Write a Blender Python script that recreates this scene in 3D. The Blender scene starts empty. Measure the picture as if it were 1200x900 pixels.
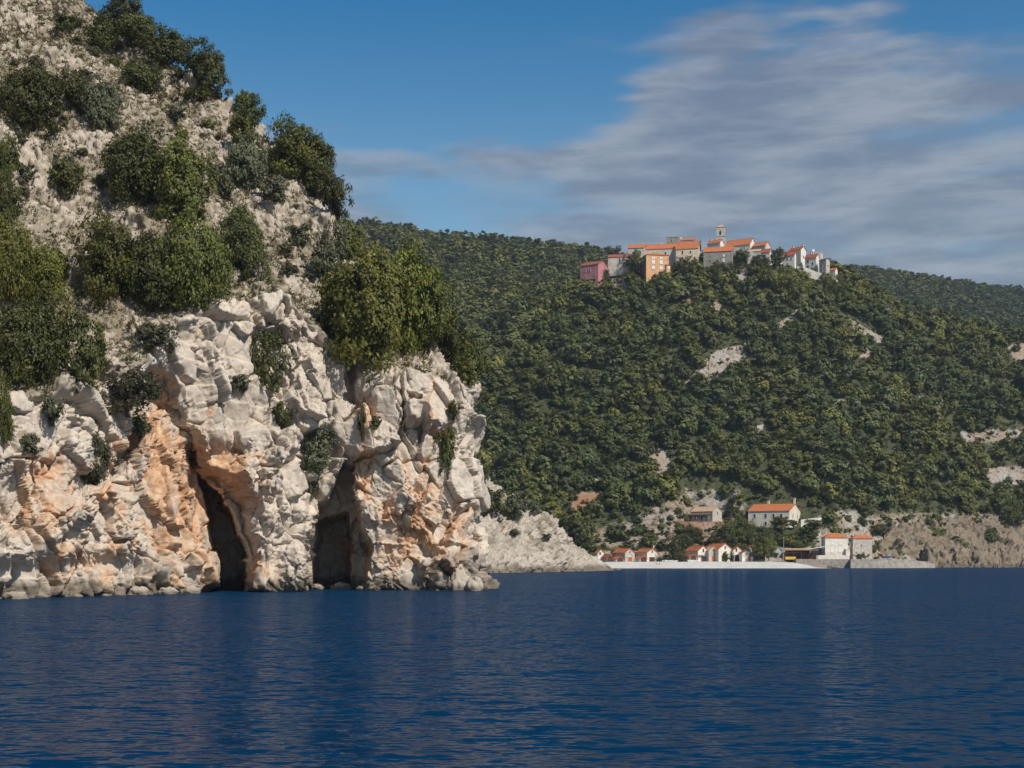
import bpy, math, random
import numpy as np
from mathutils import Vector, Matrix

random.seed(7)
RNG = np.random.default_rng(11)
R = math.radians
SC = bpy.context.scene
COL = SC.collection

# ------------------------------------------------------------------ camera model (photo is 1200 x 900)
F, CX, HZ, CH = 1667.0, 600.0, 654.0, 4.0

def P(px, py, D):
    return ((px - CX) / F * D, D, CH + (HZ - py) / F * D)

def proj(x, y, z):
    return CX + F * x / y, HZ - F * (z - CH) / y

SUN_AZ, SUN_EL = 138.0, 43.0       # azimuth clockwise from +Y, elevation
SUN = np.array([math.sin(R(SUN_AZ)) * math.cos(R(SUN_EL)), math.cos(R(SUN_AZ)) * math.cos(R(SUN_EL)), math.sin(R(SUN_EL))])

# ------------------------------------------------------------------ numpy noise
PERM = RNG.permutation(256).astype(np.int32)
_g = RNG.normal(size=(256, 3)); GRAD = (_g / np.linalg.norm(_g, axis=1)[:, None]).astype(np.float32) * 1.4
RND = RNG.random((256, 4)).astype(np.float32)

def _h(ix, iy, iz):
    return PERM[(PERM[(PERM[ix & 255] + iy) & 255] + iz) & 255]

def pn(p):
    i = np.floor(p).astype(np.int32); f = (p - i).astype(np.float32)
    u = f * f * f * (f * (f * 6 - 15) + 10)
    r = []
    for dx in (0, 1):
        for dy in (0, 1):
            for dz in (0, 1):
                g = GRAD[_h(i[:, 0] + dx, i[:, 1] + dy, i[:, 2] + dz)]
                r.append(g[:, 0] * (f[:, 0] - dx) + g[:, 1] * (f[:, 1] - dy) + g[:, 2] * (f[:, 2] - dz))
    ux, uy, uz = u[:, 0], u[:, 1], u[:, 2]
    l = lambda a, b, t: a + (b - a) * t
    return l(l(l(r[0], r[1], uz), l(r[2], r[3], uz), uy), l(l(r[4], r[5], uz), l(r[6], r[7], uz), uy), ux)

def fbm(p, octv=4, gain=.5, ridged=False):
    a, t, s = 1.0, 0, np.zeros(len(p), np.float32)
    q = p.astype(np.float32)
    for k in range(octv):
        n = pn(q + 17.3 * k)
        s += a * ((1 - 2 * np.abs(n)) if ridged else n)
        t += a; a *= gain; q = q * 2.03
    return s / t

def vor(p, seed=0, box=False, facet=False, join=0.0):
    p = p.astype(np.float32) + seed * 13.7
    i = np.floor(p).astype(np.int32); f = p - i
    F1 = np.full(len(p), 9., np.float32); F2 = F1.copy(); ID = np.zeros(len(p), np.int32)
    E = np.zeros((len(p), 3), np.float32)
    for dx in (-1, 0, 1):
        for dy in (-1, 0, 1):
            for dz in (-1, 0, 1):
                h = _h(i[:, 0] + dx, i[:, 1] + dy, i[:, 2] + dz); q = RND[h]
                ex, ey, ez = dx + q[:, 0] - f[:, 0], dy + q[:, 1] - f[:, 1], dz + q[:, 2] - f[:, 2]
                d = np.maximum(np.maximum(ex * ex, ey * ey), ez * ez) if box else ex * ex + ey * ey + ez * ez
                m = d < F1
                F2 = np.where(m, F1, np.minimum(F2, d)); F1 = np.where(m, d, F1); ID = np.where(m, h, ID)
                if facet: E[m, 0] = ex[m]; E[m, 1] = ey[m]; E[m, 2] = ez[m]
    if facet:                                   # each block: own height plus its own tilted face
        t = RND[(ID * 7 + 31) & 255, :3] - .5
        a_, b_ = np.sqrt(F1), np.sqrt(F2); wj = sstep(0, join, b_ - a_) if join else 1.0
        return a_, b_, (RND[ID, 3] - .5) * wj, (t * E).sum(1) * 2 * wj
    return np.sqrt(F1), np.sqrt(F2), RND[ID, 3]

def sstep(a, b, x):
    t = np.clip((x - a) / (b - a), 0, 1); return t * t * (3 - 2 * t)

def poly_sd(px, py, poly):
    """signed distance, positive inside"""
    px = np.asarray(px, np.float32); py = np.asarray(py, np.float32)
    d = np.full(px.shape, 1e9, np.float32); ins = np.zeros(px.shape, bool)
    n = len(poly)
    for k in range(n):
        x0, y0 = poly[k]; x1, y1 = poly[(k + 1) % n]
        ex, ey = x1 - x0, y1 - y0
        t = np.clip(((px - x0) * ex + (py - y0) * ey) / (ex * ex + ey * ey + 1e-9), 0, 1)
        d = np.minimum(d, (px - x0 - t * ex) ** 2 + (py - y0 - t * ey) ** 2)
        if y0 != y1:
            c = ((y0 > py) != (y1 > py)) & (px < ex * (py - y0) / ey + x0)
            ins ^= c
    d = np.sqrt(d)
    return np.where(ins, d, -d)

def poly_mask(px, py, poly, soft):
    return sstep(-soft * .5, soft * .5, poly_sd(px, py, poly))

# ------------------------------------------------------------------ object helpers
def tag(o, label=None, cat=None, group=None, kind=None):
    if label: o['label'] = label
    if cat: o['category'] = cat
    if group: o['group'] = group
    if kind: o['kind'] = kind
    return o

def mesh_np(name, V, Q, mats, attrs=None, smooth=False, midx=None):
    """quads mesh from numpy arrays"""
    me = bpy.data.meshes.new(name)
    V = np.ascontiguousarray(V, np.float32); Q = np.ascontiguousarray(Q, np.int32)
    me.vertices.add(len(V)); me.vertices.foreach_set('co', V.ravel())
    k = Q.shape[1]
    me.loops.add(Q.size); me.loops.foreach_set('vertex_index', Q.ravel())
    me.polygons.add(len(Q)); me.polygons.foreach_set('loop_start', np.arange(0, Q.size, k, dtype=np.int32))
    me.polygons.foreach_set('loop_total', np.full(len(Q), k, np.int32))
    if smooth: me.polygons.foreach_set('use_smooth', np.ones(len(Q), bool))
    if midx is not None: me.polygons.foreach_set('material_index', np.ascontiguousarray(midx, np.int32))
    for m in (mats if isinstance(mats, (list, tuple)) else [mats]): me.materials.append(m)
    for a, v in (attrs or {}).items():
        at = me.attributes.new(a, 'FLOAT', 'POINT'); at.data.foreach_set('value', np.ascontiguousarray(v, np.float32))
    me.update(calc_edges=True); me.validate()
    return me

def link(name, me, parent=None, loc=None):
    o = bpy.data.objects.new(name, me); COL.objects.link(o)
    if parent: o.parent = parent
    if loc is not None: o.location = loc
    return o

def empty(name, loc, rz=0.0):
    o = bpy.data.objects.new(name, None); COL.objects.link(o)
    o.location = loc; o.rotation_euler = (0, 0, rz); o.empty_display_size = .5
    return o

class MB:
    """collects simple shapes into one mesh"""
    def __init__(s): s.v = []; s.f = []; s.m = []
    def add(s, vs, fs, m=0):
        b = len(s.v); s.v += [tuple(v) for v in vs]; s.f += [tuple(b + i for i in f) for f in fs]; s.m += [m] * len(fs); return s
    def box(s, x0, x1, y0, y1, z0, z1, m=0):
        return s.add([(x0, y0, z0), (x1, y0, z0), (x1, y1, z0), (x0, y1, z0), (x0, y0, z1), (x1, y0, z1), (x1, y1, z1), (x0, y1, z1)],
                     [(3, 2, 1, 0), (4, 5, 6, 7), (0, 1, 5, 4), (1, 2, 6, 5), (2, 3, 7, 6), (3, 0, 4, 7)], m)
    def tube(s, pts, rad, n=7, m=0, cap=True):
        pts = [Vector(p) for p in pts]; rings = []
        for i, p in enumerate(pts):
            d = (pts[min(i + 1, len(pts) - 1)] - pts[max(i - 1, 0)]).normalized()
            a = d.orthogonal().normalized(); b = d.cross(a)
            r = rad[i] if isinstance(rad, (list, tuple)) else rad
            rings.append([p + (a * math.cos(2 * math.pi * k / n) + b * math.sin(2 * math.pi * k / n)) * r for k in range(n)])
        vs = [v for r in rings for v in r]; fs = []
        for i in range(len(pts) - 1):
            for k in range(n):
                fs.append((i * n + k, i * n + (k + 1) % n, (i + 1) * n + (k + 1) % n, (i + 1) * n + k))
        if cap: fs += [tuple(range(n))[::-1], tuple(range((len(pts) - 1) * n, len(pts) * n))]
        return s.add(vs, fs, m)
    def mesh(s, name, mats):
        me = bpy.data.meshes.new(name); me.from_pydata(s.v, [], s.f)
        for m in (mats if isinstance(mats, (list, tuple)) else [mats]): me.materials.append(m)
        me.polygons.foreach_set('material_index', s.m); me.update(); return me
    def build(s, name, mats, parent=None, loc=None): return link(name, s.mesh(name, mats), parent, loc)

# ------------------------------------------------------------------ materials
class NT:
    def __init__(s, mat_or_world):
        s.t = mat_or_world.node_tree; s.n = s.t.nodes; s.l = s.t.links
    def node(s, kind, **kw):
        n = s.n.new(kind)
        for k, v in kw.items(): setattr(n, k, v)
        return n
    def put(s, sock, v):
        if isinstance(v, bpy.types.NodeSocket): s.l.new(v, sock)
        elif v is not None:
            try: sock.default_value = v
            except Exception: sock.default_value = (*v, 1)
    def math(s, op, a, b=None, c=None, clamp=False):
        n = s.node('ShaderNodeMath', operation=op, use_clamp=clamp)
        for i, v in enumerate((a, b, c)): s.put(n.inputs[i], v)
        return n.outputs[0]
    def mix(s, f, a, b, blend='MIX'):
        n = s.node('ShaderNodeMix', data_type='RGBA', blend_type=blend)
        s.put(n.inputs['Factor'], f); s.put(n.inputs[6], a if isinstance(a, bpy.types.NodeSocket) else (*a, 1)); s.put(n.inputs[7], b if isinstance(b, bpy.types.NodeSocket) else (*b, 1))
        return n.outputs[2]
    def noise(s, vec, scale, detail=4, rough=.55, dist=0.0, dims='3D'):
        n = s.node('ShaderNodeTexNoise', noise_dimensions=dims)
        s.put(n.inputs['Vector'], vec); n.inputs['Scale'].default_value = scale; n.inputs['Detail'].default_value = detail
        n.inputs['Roughness'].default_value = rough; n.inputs['Distortion'].default_value = dist
        return n.outputs[0]
    def maprange(s, v, a, b, c=0.0, d=1.0, smooth=True):
        n = s.node('ShaderNodeMapRange', interpolation_type='SMOOTHSTEP' if smooth else 'LINEAR')
        s.put(n.inputs[0], v); s.put(n.inputs[1], a); s.put(n.inputs[2], b); s.put(n.inputs[3], c); s.put(n.inputs[4], d)
        return n.outputs[0]
    def attr(s, name):
        return s.node('ShaderNodeAttribute', attribute_name=name).outputs['Fac']
    def coords(s, scale=(1, 1, 1), kind='Object'):
        c = s.node('ShaderNodeTexCoord').outputs[kind]
        if scale == (1, 1, 1): return c
        m = s.node('ShaderNodeMapping'); m.inputs['Scale'].default_value = scale; s.l.new(c, m.inputs[0]); return m.outputs[0]

def new_mat(name):
    m = bpy.data.materials.new(name); m.use_nodes = True
    nt = NT(m); b = nt.n['Principled BSDF']; b.inputs['Specular IOR Level'].default_value = .2
    b.inputs['Roughness'].default_value = .85
    return m, nt, b

def simple(name, col, var=.25, scale=1.2, rough=.85, dark=None, bump=0.0, spec=.2):
    """weathered solid colour: two octaves of blotches"""
    m, nt, b = new_mat(name)
    co = nt.coords()
    n = nt.maprange(nt.noise(co, scale, 5, .6), .3, .7)
    lo = dark or tuple(c * (1 - var) for c in col); hi = tuple(min(1, c * (1 + var * .6)) for c in col)
    nt.l.new(nt.mix(n, lo, hi), b.inputs['Base Color'])
    b.inputs['Roughness'].default_value = rough; b.inputs['Specular IOR Level'].default_value = spec
    if bump:
        bp = nt.node('ShaderNodeBump'); bp.inputs['Strength'].default_value = bump; bp.inputs['Distance'].default_value = .1
        nt.l.new(nt.noise(co, scale * 4, 4), bp.inputs['Height']); nt.l.new(bp.outputs[0], b.inputs['Normal'])
    return m

def rock_material(name, tint=(1, 1, 1), tscale=1.0):
    m, nt, b = new_mat(name)
    co = nt.coords(); tall = nt.coords((1, 1, .32)); flat = nt.coords((.5, .5, 1.6))
    big = nt.maprange(nt.noise(co, .16 * tscale, 6, .6), .32, .68)
    mid = nt.maprange(nt.noise(co, .9 * tscale, 6, .65), .3, .72)
    fine = nt.maprange(nt.noise(co, 5 * tscale, 4, .6), .3, .7)
    c = nt.mix(big, tuple(q * v for q, v in zip(tint, (.43, .385, .335))), tuple(q * v for q, v in zip(tint, (.58, .53, .475))))
    c = nt.mix(nt.math('MULTIPLY', mid, .55), c, tuple(q * v for q, v in zip(tint, (.66, .615, .56))))
    c = nt.mix(nt.math('MULTIPLY', fine, .22), c, tuple(q * v for q, v in zip(tint, (.34, .3, .26))))
    gr = nt.maprange(nt.noise(tall, .5 * tscale, 6, .7), .52, .68)                     # grey lichen streaks
    c = nt.mix(nt.math('MULTIPLY', gr, nt.math('MULTIPLY', nt.attr('face'), .62)), c, tuple(q * v for q, v in zip(tint, (.27, .26, .25))))
    bed = nt.maprange(nt.noise(flat, .9 * tscale, 5, .7), .56, .66)
    c = nt.mix(nt.math('MULTIPLY', bed, .35), c, tuple(q * v for q, v in zip(tint, (.32, .25, .19))))
    st = nt.attr('stain')
    on = nt.maprange(nt.math('ADD', st, nt.math('MULTIPLY', nt.math('SUBTRACT', nt.noise(tall, .55 * tscale, 7, .7), .5), 1.9)), .32, .78)
    on2 = nt.mix(nt.maprange(nt.noise(co, 1.5 * tscale, 5), .35, .65), (.46, .20, .075), (.60, .40, .24))
    c = nt.mix(nt.math('MULTIPLY', on, .8), c, on2)
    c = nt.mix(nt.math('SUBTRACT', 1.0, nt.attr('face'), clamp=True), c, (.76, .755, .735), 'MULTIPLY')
    so = nt.attr('soil')
    c = nt.mix(nt.math('MULTIPLY', so, .85), c, nt.mix(mid, (.17, .125, .078), (.115, .11, .052)))
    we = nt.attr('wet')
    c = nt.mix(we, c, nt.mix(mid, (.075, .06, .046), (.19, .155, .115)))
    nt.l.new(c, b.inputs['Base Color'])
    bp = nt.node('ShaderNodeBump'); bp.inputs['Strength'].default_value = .35; bp.inputs['Distance'].default_value = .12
    nt.l.new(nt.math('ADD', nt.noise(co, 4, 6, .7), nt.math('MULTIPLY', nt.noise(co, 1.3, 4, .6), 1.2)), bp.inputs['Height'])
    nt.l.new(bp.outputs[0], b.inputs['Normal'])
    b.inputs['Roughness'].default_value = .9
    return m

def leaf_material(name, dark, light, hot=None):
    m, nt, b = new_mat(name)
    t = nt.attr('tint'); oi = nt.node('ShaderNodeObjectInfo').outputs['Random']
    c = nt.mix(t, dark, light)
    if hot: c = nt.mix(nt.maprange(t, .82, .97), c, hot)
    hsv = nt.node('ShaderNodeHueSaturation'); nt.l.new(c, hsv.inputs['Color'])
    nt.l.new(nt.math('MULTIPLY_ADD', oi, .03, .480), hsv.inputs['Hue']); nt.l.new(nt.math('MULTIPLY_ADD', oi, .5, .78), hsv.inputs['Value'])
    nt.l.new(hsv.outputs[0], b.inputs['Base Color'])
    b.inputs['Roughness'].default_value = .55; b.inputs['Specular IOR Level'].default_value = .25
    tr = nt.node('ShaderNodeBsdfTranslucent'); nt.l.new(hsv.outputs[0], tr.inputs[0])
    mx = nt.node('ShaderNodeMixShader'); mx.inputs[0].default_value = .22
    nt.l.new(b.outputs[0], mx.inputs[1]); nt.l.new(tr.outputs[0], mx.inputs[2])
    nt.l.new(mx.outputs[0], nt.n['Material Output'].inputs[0])
    return m

M = {}
M['rock'] = rock_material('limestone', (.97, .905, .83))
M['far_rock'] = rock_material('limestone_far', (.84, .80, .75), .7)
M['scar_rock'] = rock_material('scar_rock', (.78, .73, .67), .7)
M['shore_rock'] = rock_material('shore_rock', (.50, .44, .385), .7)
M['leaf_dark'] = leaf_material('leaf_dark', (.032, .04, .013), (.112, .118, .03), (.16, .155, .036))
M['leaf_green'] = leaf_material('leaf_green', (.045, .054, .013), (.16, .163, .035), (.22, .205, .04))
M['leaf_olive'] = leaf_material('leaf_olive', (.055, .064, .012), (.20, .20, .036), (.27, .245, .045))
M['leaf_grey'] = leaf_material('leaf_grey', (.055, .06, .03), (.135, .138, .075))
M['leaf_brown'] = leaf_material('leaf_brown', (.11, .055, .025), (.22, .1, .05))
M['bark'] = simple('bark', (.11, .085, .065), .4, 3)
M['grass'] = leaf_material('dry_grass', (.09, .08, .03), (.2, .17, .08))

def forest_material():
    m, nt, b = new_mat('wood_leaves')
    t = nt.attr('tint'); k = nt.attr('kind')
    dark = nt.mix(k, (.04, .05, .018), (.09, .09, .022)); lite = nt.mix(k, (.125, .15, .05), (.25, .24, .05))
    c = nt.mix(t, dark, lite)
    nt.l.new(c, b.inputs['Base Color']); b.inputs['Roughness'].default_value = .6
    tr = nt.node('ShaderNodeBsdfTranslucent'); nt.l.new(c, tr.inputs[0])
    mx = nt.node('ShaderNodeMixShader'); mx.inputs[0].default_value = .2
    nt.l.new(b.outputs[0], mx.inputs[1]); nt.l.new(tr.outputs[0], mx.inputs[2]); nt.l.new(mx.outputs[0], nt.n['Material Output'].inputs[0])
    return m
M['forest'] = forest_material()
# leaves of the separate hillside trees: same palette, kind read from the object
def oak_material(name, k):
    def lerp(a, b): return tuple(x + (y - x) * k for x, y in zip(a, b))
    return leaf_material(name, lerp((.04, .05, .018), (.09, .09, .022)), lerp((.125, .15, .05), (.25, .24, .05)))
for nm, k in (('oak_dark', .0), ('oak_mid', .3), ('oak_light', .9)): M[nm] = oak_material(nm, k)

M['wall_white'] = simple('wall_white', (.68, .625, .54), .16, .7)
M['wall_ivory'] = simple('wall_ivory', (.66, .59, .48), .14, .5)
M['wall_cream'] = simple('wall_cream', (.66, .55, .38), .12, .5)
M['wall_beige'] = simple('wall_beige', (.52, .46, .38), .2, .5)
M['wall_stone'] = simple('wall_stone', (.30, .26, .22), .35, 1.1, bump=.4)
M['wall_stone_pale'] = simple('wall_stone_pale', (.47, .42, .36), .3, 1.1, bump=.4)
M['wall_pink'] = simple('wall_pink', (.46, .19, .195), .2, .5)
M['wall_orange'] = simple('wall_orange', (.64, .36, .19), .16, .5)
def roof_material(name, col, dark):
    m, nt, b = new_mat(name); co = nt.coords()
    w = nt.node('ShaderNodeTexWave', wave_type='BANDS', bands_direction='X'); w.inputs['Scale'].default_value = 1.6; w.inputs['Distortion'].default_value = .6
    nt.l.new(co, w.inputs[0])
    c = nt.mix(nt.maprange(nt.noise(co, .9, 6, .7), .35, .7), col, dark)
    c = nt.mix(nt.math('MULTIPLY', w.outputs['Fac'], .3), c, tuple(v * .5 for v in dark))
    nt.l.new(c, b.inputs['Base Color'])
    bp = nt.node('ShaderNodeBump'); bp.inputs['Strength'].default_value = .5; bp.inputs['Distance'].default_value = .08
    nt.l.new(w.outputs['Fac'], bp.inputs['Height']); nt.l.new(bp.outputs[0], b.inputs['Normal'])
    return m
M['tile'] = roof_material('roof_tiles', (.60, .20, .075), (.42, .13, .055))
M['tile_red'] = roof_material('roof_tiles_red', (.42, .12, .06), (.28, .075, .045))
M['tile_pale'] = roof_material('roof_tiles_pale', (.62, .42, .28), (.5, .32, .2))
M['tile_dark'] = roof_material('roof_tiles_dark', (.22, .13, .09), (.14, .09, .07))
M['glass'] = simple('window_glass', (.025, .025, .03), .3, 2, rough=.15, spec=.5)
M['frame'] = simple('window_frame', (.62, .58, .52), .1)
M['shutter'] = simple('shutter_white', (.74, .72, .68), .06)
M['wood_brown'] = simple('wood_brown', (.085, .04, .03), .3, 2)
M['wood_red'] = simple('wood_red', (.42, .12, .04), .2, 2)
M['wood_pale'] = simple('wood_pale', (.40, .27, .13), .25, 2)
M['yellow'] = simple('yellow_paint', (.62, .42, .06), .15, 2)
M['metal'] = simple('grey_metal', (.30, .31, .32), .15, 2, rough=.5)
M['boat_white'] = simple('boat_white', (.72, .71, .69), .08, 2, rough=.4)
M['boat_blue'] = simple('boat_blue', (.05, .09, .2), .15, 2, rough=.5)
M['canvas'] = simple('canvas', (.62, .65, .68), .1, 1)
M['skin'] = simple('skin', (.5, .28, .2), .1, 3)
M['swim'] = simple('swimwear', (.45, .06, .05), .1, 3)
M['hair'] = simple('hair', (.04, .025, .02), .1, 3)
M['concrete'] = simple('concrete', (.36, .32, .27), .3, .6, bump=.3)
def beach_material():
    m, nt, b = new_mat('pebbles'); co = nt.coords()
    c = nt.mix(nt.maprange(nt.noise(co, .6, 6, .7), .3, .7), (.50, .455, .40), (.60, .56, .50))
    c = nt.mix(nt.maprange(nt.noise(nt.coords((.25, 1.6, 1)), .35, 5, .65), .5, .7), c, (.44, .40, .35))
    nt.l.new(c, b.inputs['Base Color']); return m
M['beach'] = beach_material()

def hill_material():
    m, nt, b = new_mat('hill_ground'); co = nt.coords()
    n1 = nt.noise(co, .05, 6, .65); n2 = nt.noise(co, .35, 6, .7); n3 = nt.noise(co, 1.3, 5, .7)
    scrub = nt.mix(nt.maprange(n2, .35, .65), (.035, .043, .018), (.085, .085, .04))
    dirt = nt.mix(nt.maprange(n3, .35, .65), (.24, .15, .09), (.36, .285, .22))
    stone = nt.mix(nt.maprange(n3, .35, .65), (.23, .205, .18), (.44, .405, .36))
    pale = nt.mix(nt.maprange(n1, .4, .6), dirt, stone)
    red = nt.attr('red')
    pale = nt.mix(nt.math('MULTIPLY', red, .8), pale, (.33, .14, .065))
    ba = nt.attr('bare')
    f = nt.maprange(nt.math('ADD', ba, nt.math('MULTIPLY', nt.math('SUBTRACT', n2, .5), 1.2)), .3, .62)
    nt.l.new(nt.mix(f, scrub, pale), b.inputs['Base Color'])
    bp = nt.node('ShaderNodeBump'); bp.inputs['Strength'].default_value = .8; bp.inputs['Distance'].default_value = .6
    nt.l.new(n3, bp.inputs['Height']); nt.l.new(bp.outputs[0], b.inputs['Normal'])
    return m
M['hill'] = hill_material()

def water_material():
    m, nt, b = new_mat('sea_water')
    b.inputs['Base Color'].default_value = (.0045, .042, .105, 1)
    b.inputs['Roughness'].default_value = .07; b.inputs['IOR'].default_value = 1.333; b.inputs['Specular IOR Level'].default_value = .42
    b.inputs['Specular IOR Level'].default_value = .11
    # wavelets: slopes taken straight from three sizes of noise, so they hold at any distance
    def slope(scale, amp, det):
        n = nt.node('ShaderNodeTexNoise'); n.inputs['Scale'].default_value = scale; n.inputs['Detail'].default_value = det; n.inputs['Distortion'].default_value = .5
        nt.l.new(nt.coords((.5, 1, 1)), n.inputs['Vector'])
        v = nt.node('ShaderNodeVectorMath', operation='SUBTRACT'); nt.l.new(n.outputs['Color'], v.inputs[0]); v.inputs[1].default_value = (.5, .5, .5)
        k = nt.node('ShaderNodeVectorMath', operation='MULTIPLY'); nt.l.new(v.outputs[0], k.inputs[0]); k.inputs[1].default_value = (amp * .6, amp, 0)
        return k.outputs[0]
    def add(a_, b_):
        n = nt.node('ShaderNodeVectorMath', operation='ADD'); nt.put(n.inputs[0], a_); nt.put(n.inputs[1], b_); return n.outputs[0]
    tot = add(add(slope(.35, .9, 2), slope(1.7, 2.4, 3)), add(slope(5, 2.0, 3), (0, 0, 1)))
    nn = nt.node('ShaderNodeVectorMath', operation='NORMALIZE'); nt.l.new(tot, nn.inputs[0])
    df = nt.node('ShaderNodeBsdfDiffuse'); df.inputs[0].default_value = (.0014, .027, .070, 1)
    gl = nt.node('ShaderNodeBsdfGlossy'); gl.inputs['Roughness'].default_value = .10; nt.l.new(nn.outputs[0], gl.inputs['Normal'])
    fr = nt.node('ShaderNodeFresnel'); fr.inputs['IOR'].default_value = 1.333; nt.l.new(nn.outputs[0], fr.inputs['Normal'])
    mx = nt.node('ShaderNodeMixShader')      # a rough sea never reaches the mirror's grazing reflectance
    nt.l.new(nt.math('MINIMUM', nt.math('MULTIPLY', fr.outputs[0], .55), .32), mx.inputs[0])
    nt.l.new(df.outputs[0], mx.inputs[1]); nt.l.new(gl.outputs[0], mx.inputs[2]); nt.l.new(mx.outputs[0], nt.n['Material Output'].inputs[0])
    nt.n.remove(b)
    return m
M['water'] = water_material()

# ------------------------------------------------------------------ camera, sun, sky
cam = bpy.data.cameras.new('camera'); co_ = bpy.data.objects.new('camera', cam); COL.objects.link(co_)
co_.location = (0, 0, CH); co_.rotation_euler = (R(90), 0, 0)
cam.sensor_width = 36; cam.lens = F / 1200 * 36; cam.shift_y = (HZ - 450) / 1200
cam.clip_start = .5; cam.clip_end = 30000
SC.camera = co_
ld = bpy.data.lights.new('sun', 'SUN'); ld.energy = 5.0; ld.angle = R(.5); ld.color = (1, .93, .83)
lo = bpy.data.objects.new('sun', ld); COL.objects.link(lo); lo.rotation_euler = Vector(SUN).to_track_quat('Z', 'Y').to_euler()

w = bpy.data.worlds.new('World'); SC.world = w; w.use_nodes = True
nt = NT(w); bg = nt.n['Background']
sky = nt.node('ShaderNodeTexSky', sky_type='NISHITA'); sky.sun_disc = False
sky.sun_elevation = R(SUN_EL); sky.sun_rotation = R(SUN_AZ); sky.air_density = 1.0; sky.dust_density = .6; sky.ozone_density = 2.5
tc = nt.node('ShaderNodeTexCoord').outputs['Generated']
sx = nt.node('ShaderNodeSeparateXYZ'); nt.l.new(tc, sx.inputs[0])
az = nt.math('ARCTAN2', sx.outputs[0], sx.outputs[1]); el = nt.math('ARCSINE', sx.outputs[2])
deg = lambda s: nt.math('MULTIPLY', s, 180 / math.pi)
azd, eld = deg(az), deg(el)
cv = nt.node('ShaderNodeCombineXYZ'); nt.l.new(nt.math('MULTIPLY', azd, .4), cv.inputs[0]); nt.l.new(nt.math('MULTIPLY_ADD', eld, 2.0, nt.math('MULTIPLY', azd, .0)), cv.inputs[1])
cn = nt.noise(cv.outputs[0], .20, 7, .55, .5)
cn2 = nt.noise(cv.outputs[0], .42, 6, .6, .2)
# the cloud bank's upper edge climbs to the right
edge = nt.maprange(azd, 1, 10, 16.9, 20.6)
below = nt.math('SUBTRACT', edge, eld)                            # degrees below the edge
below = nt.math('ADD', below, nt.math('MULTIPLY', nt.math('SUBTRACT', nt.noise(cv.outputs[0], .16, 4, .55), .5), 9))
cov = nt.math('ADD', nt.maprange(below, -1.8, 1.8, -.30, .16), nt.maprange(azd, -9, 4, -.06, .075))
dens = nt.maprange(nt.math('ADD', cn, cov), .43, .72)
skyc = nt.node('ShaderNodeMix', data_type='RGBA', blend_type='MULTIPLY'); skyc.inputs[0].default_value = 1
nt.l.new(sky.outputs[0], skyc.inputs[6]); nt.l.new(nt.mix(nt.maprange(eld, 10, 24), (1.16, 1.30, 1.18), (.33, .84, 1.06)), skyc.inputs[7])
gm = nt.node('ShaderNodeHueSaturation'); nt.l.new(skyc.outputs[2], gm.inputs['Color']); gm.inputs['Saturation'].default_value = 1.08; gm.inputs['Value'].default_value = 1.0
cc = nt.mix(nt.maprange(cn2, .35, .68), (2.0, 2.3, 3.0), (4.0, 4.2, 4.75))
nt.l.new(nt.mix(nt.math('MULTIPLY', dens, .78), gm.outputs[0], cc), bg.inputs['Color'])
bg.inputs['Strength'].default_value = .094
SC.view_settings.view_transform = 'Standard'; SC.view_settings.look = 'None'; SC.view_settings.gamma = 1; SC.view_settings.exposure = 0
SC.view_settings.use_curve_mapping = False
SC.cycles.max_bounces = 6; SC.cycles.diffuse_bounces = 3; SC.cycles.glossy_bounces = 3; SC.cycles.transmission_bounces = 3
SC.cycles.use_denoising = True; SC.cycles.use_adaptive_sampling = True; SC.cycles.adaptive_threshold = .02

# ------------------------------------------------------------------ sea
me = mesh_np('sea', [(-5000, -2000, 0), (5000, -2000, 0), (5000, 5000, 0), (-5000, 5000, 0)], [(0, 1, 2, 3)], M['water'])
tag(link('sea', me), 'dark blue rippled sea in front of the cliff', 'sea', kind='structure')

# ================================================================== NEAR CLIFF
APEX = np.array([-110., 262.]); ZTOP = 124.
coast = np.array([(-90, 30), (-76, 70), (-65, 102), (-57, 124), (-51.5, 139), (-45, 149), (-38, 160), (-30, 169.5), (-20, 176), (-11, 178.5), (-5.2, 181), (-3.9, 185.5), (-6, 195), (-12, 212), (-24, 245), (-42, 290), (-70, 335), (-110, 350)])
seg = np.r_[0, np.cumsum(np.linalg.norm(np.diff(coast, axis=0), axis=1))]
fine = np.linspace(0, seg[-1], 4000)
cs = np.c_[np.interp(fine, seg, coast[:, 0]), np.interp(fine, seg, coast[:, 1])]
ker = np.hanning(71); ker /= ker.sum()
cs = np.c_[np.convolve(np.pad(cs[:, 0], 35, 'edge'), ker, 'valid'), np.convolve(np.pad(cs[:, 1], 35, 'edge'), ker, 'valid')]
a0, a1 = seg[3], seg[12]
aa = np.r_[np.linspace(0, a0, 50)[:-1], np.linspace(a0, a1, 860), np.linspace(a1, seg[-1], 40)[1:]]
Bx = np.interp(aa, fine, cs[:, 0]); By = np.interp(aa, fine, cs[:, 1]); NC = len(aa)
bpx = CX + F * Bx / By
zc = np.interp(bpx, [-200, 0, 100, 180, 240, 300, 350, 410, 470, 540, 566], [20, 20, 21, 26, 33, 35, 36, 29.5, 27.5, 26.5, 26.5])
zc = np.where(np.arange(NC) > np.argmax(bpx * (np.abs(By - 183) < 12)), 26.5, zc)
ker = np.hanning(41); ker /= ker.sum(); zc = np.convolve(np.pad(zc, 20, 'edge'), ker, 'valid')
dx, dy = APEX[0] - Bx, APEX[1] - By; Rt = np.hypot(dx, dy); dx, dy = dx / Rt, dy / Rt
NR1, NR2 = 330, 760
t1 = np.linspace(0, 1, NR1, endpoint=False); t2 = np.linspace(0, 1, NR2) ** 1.25
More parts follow.
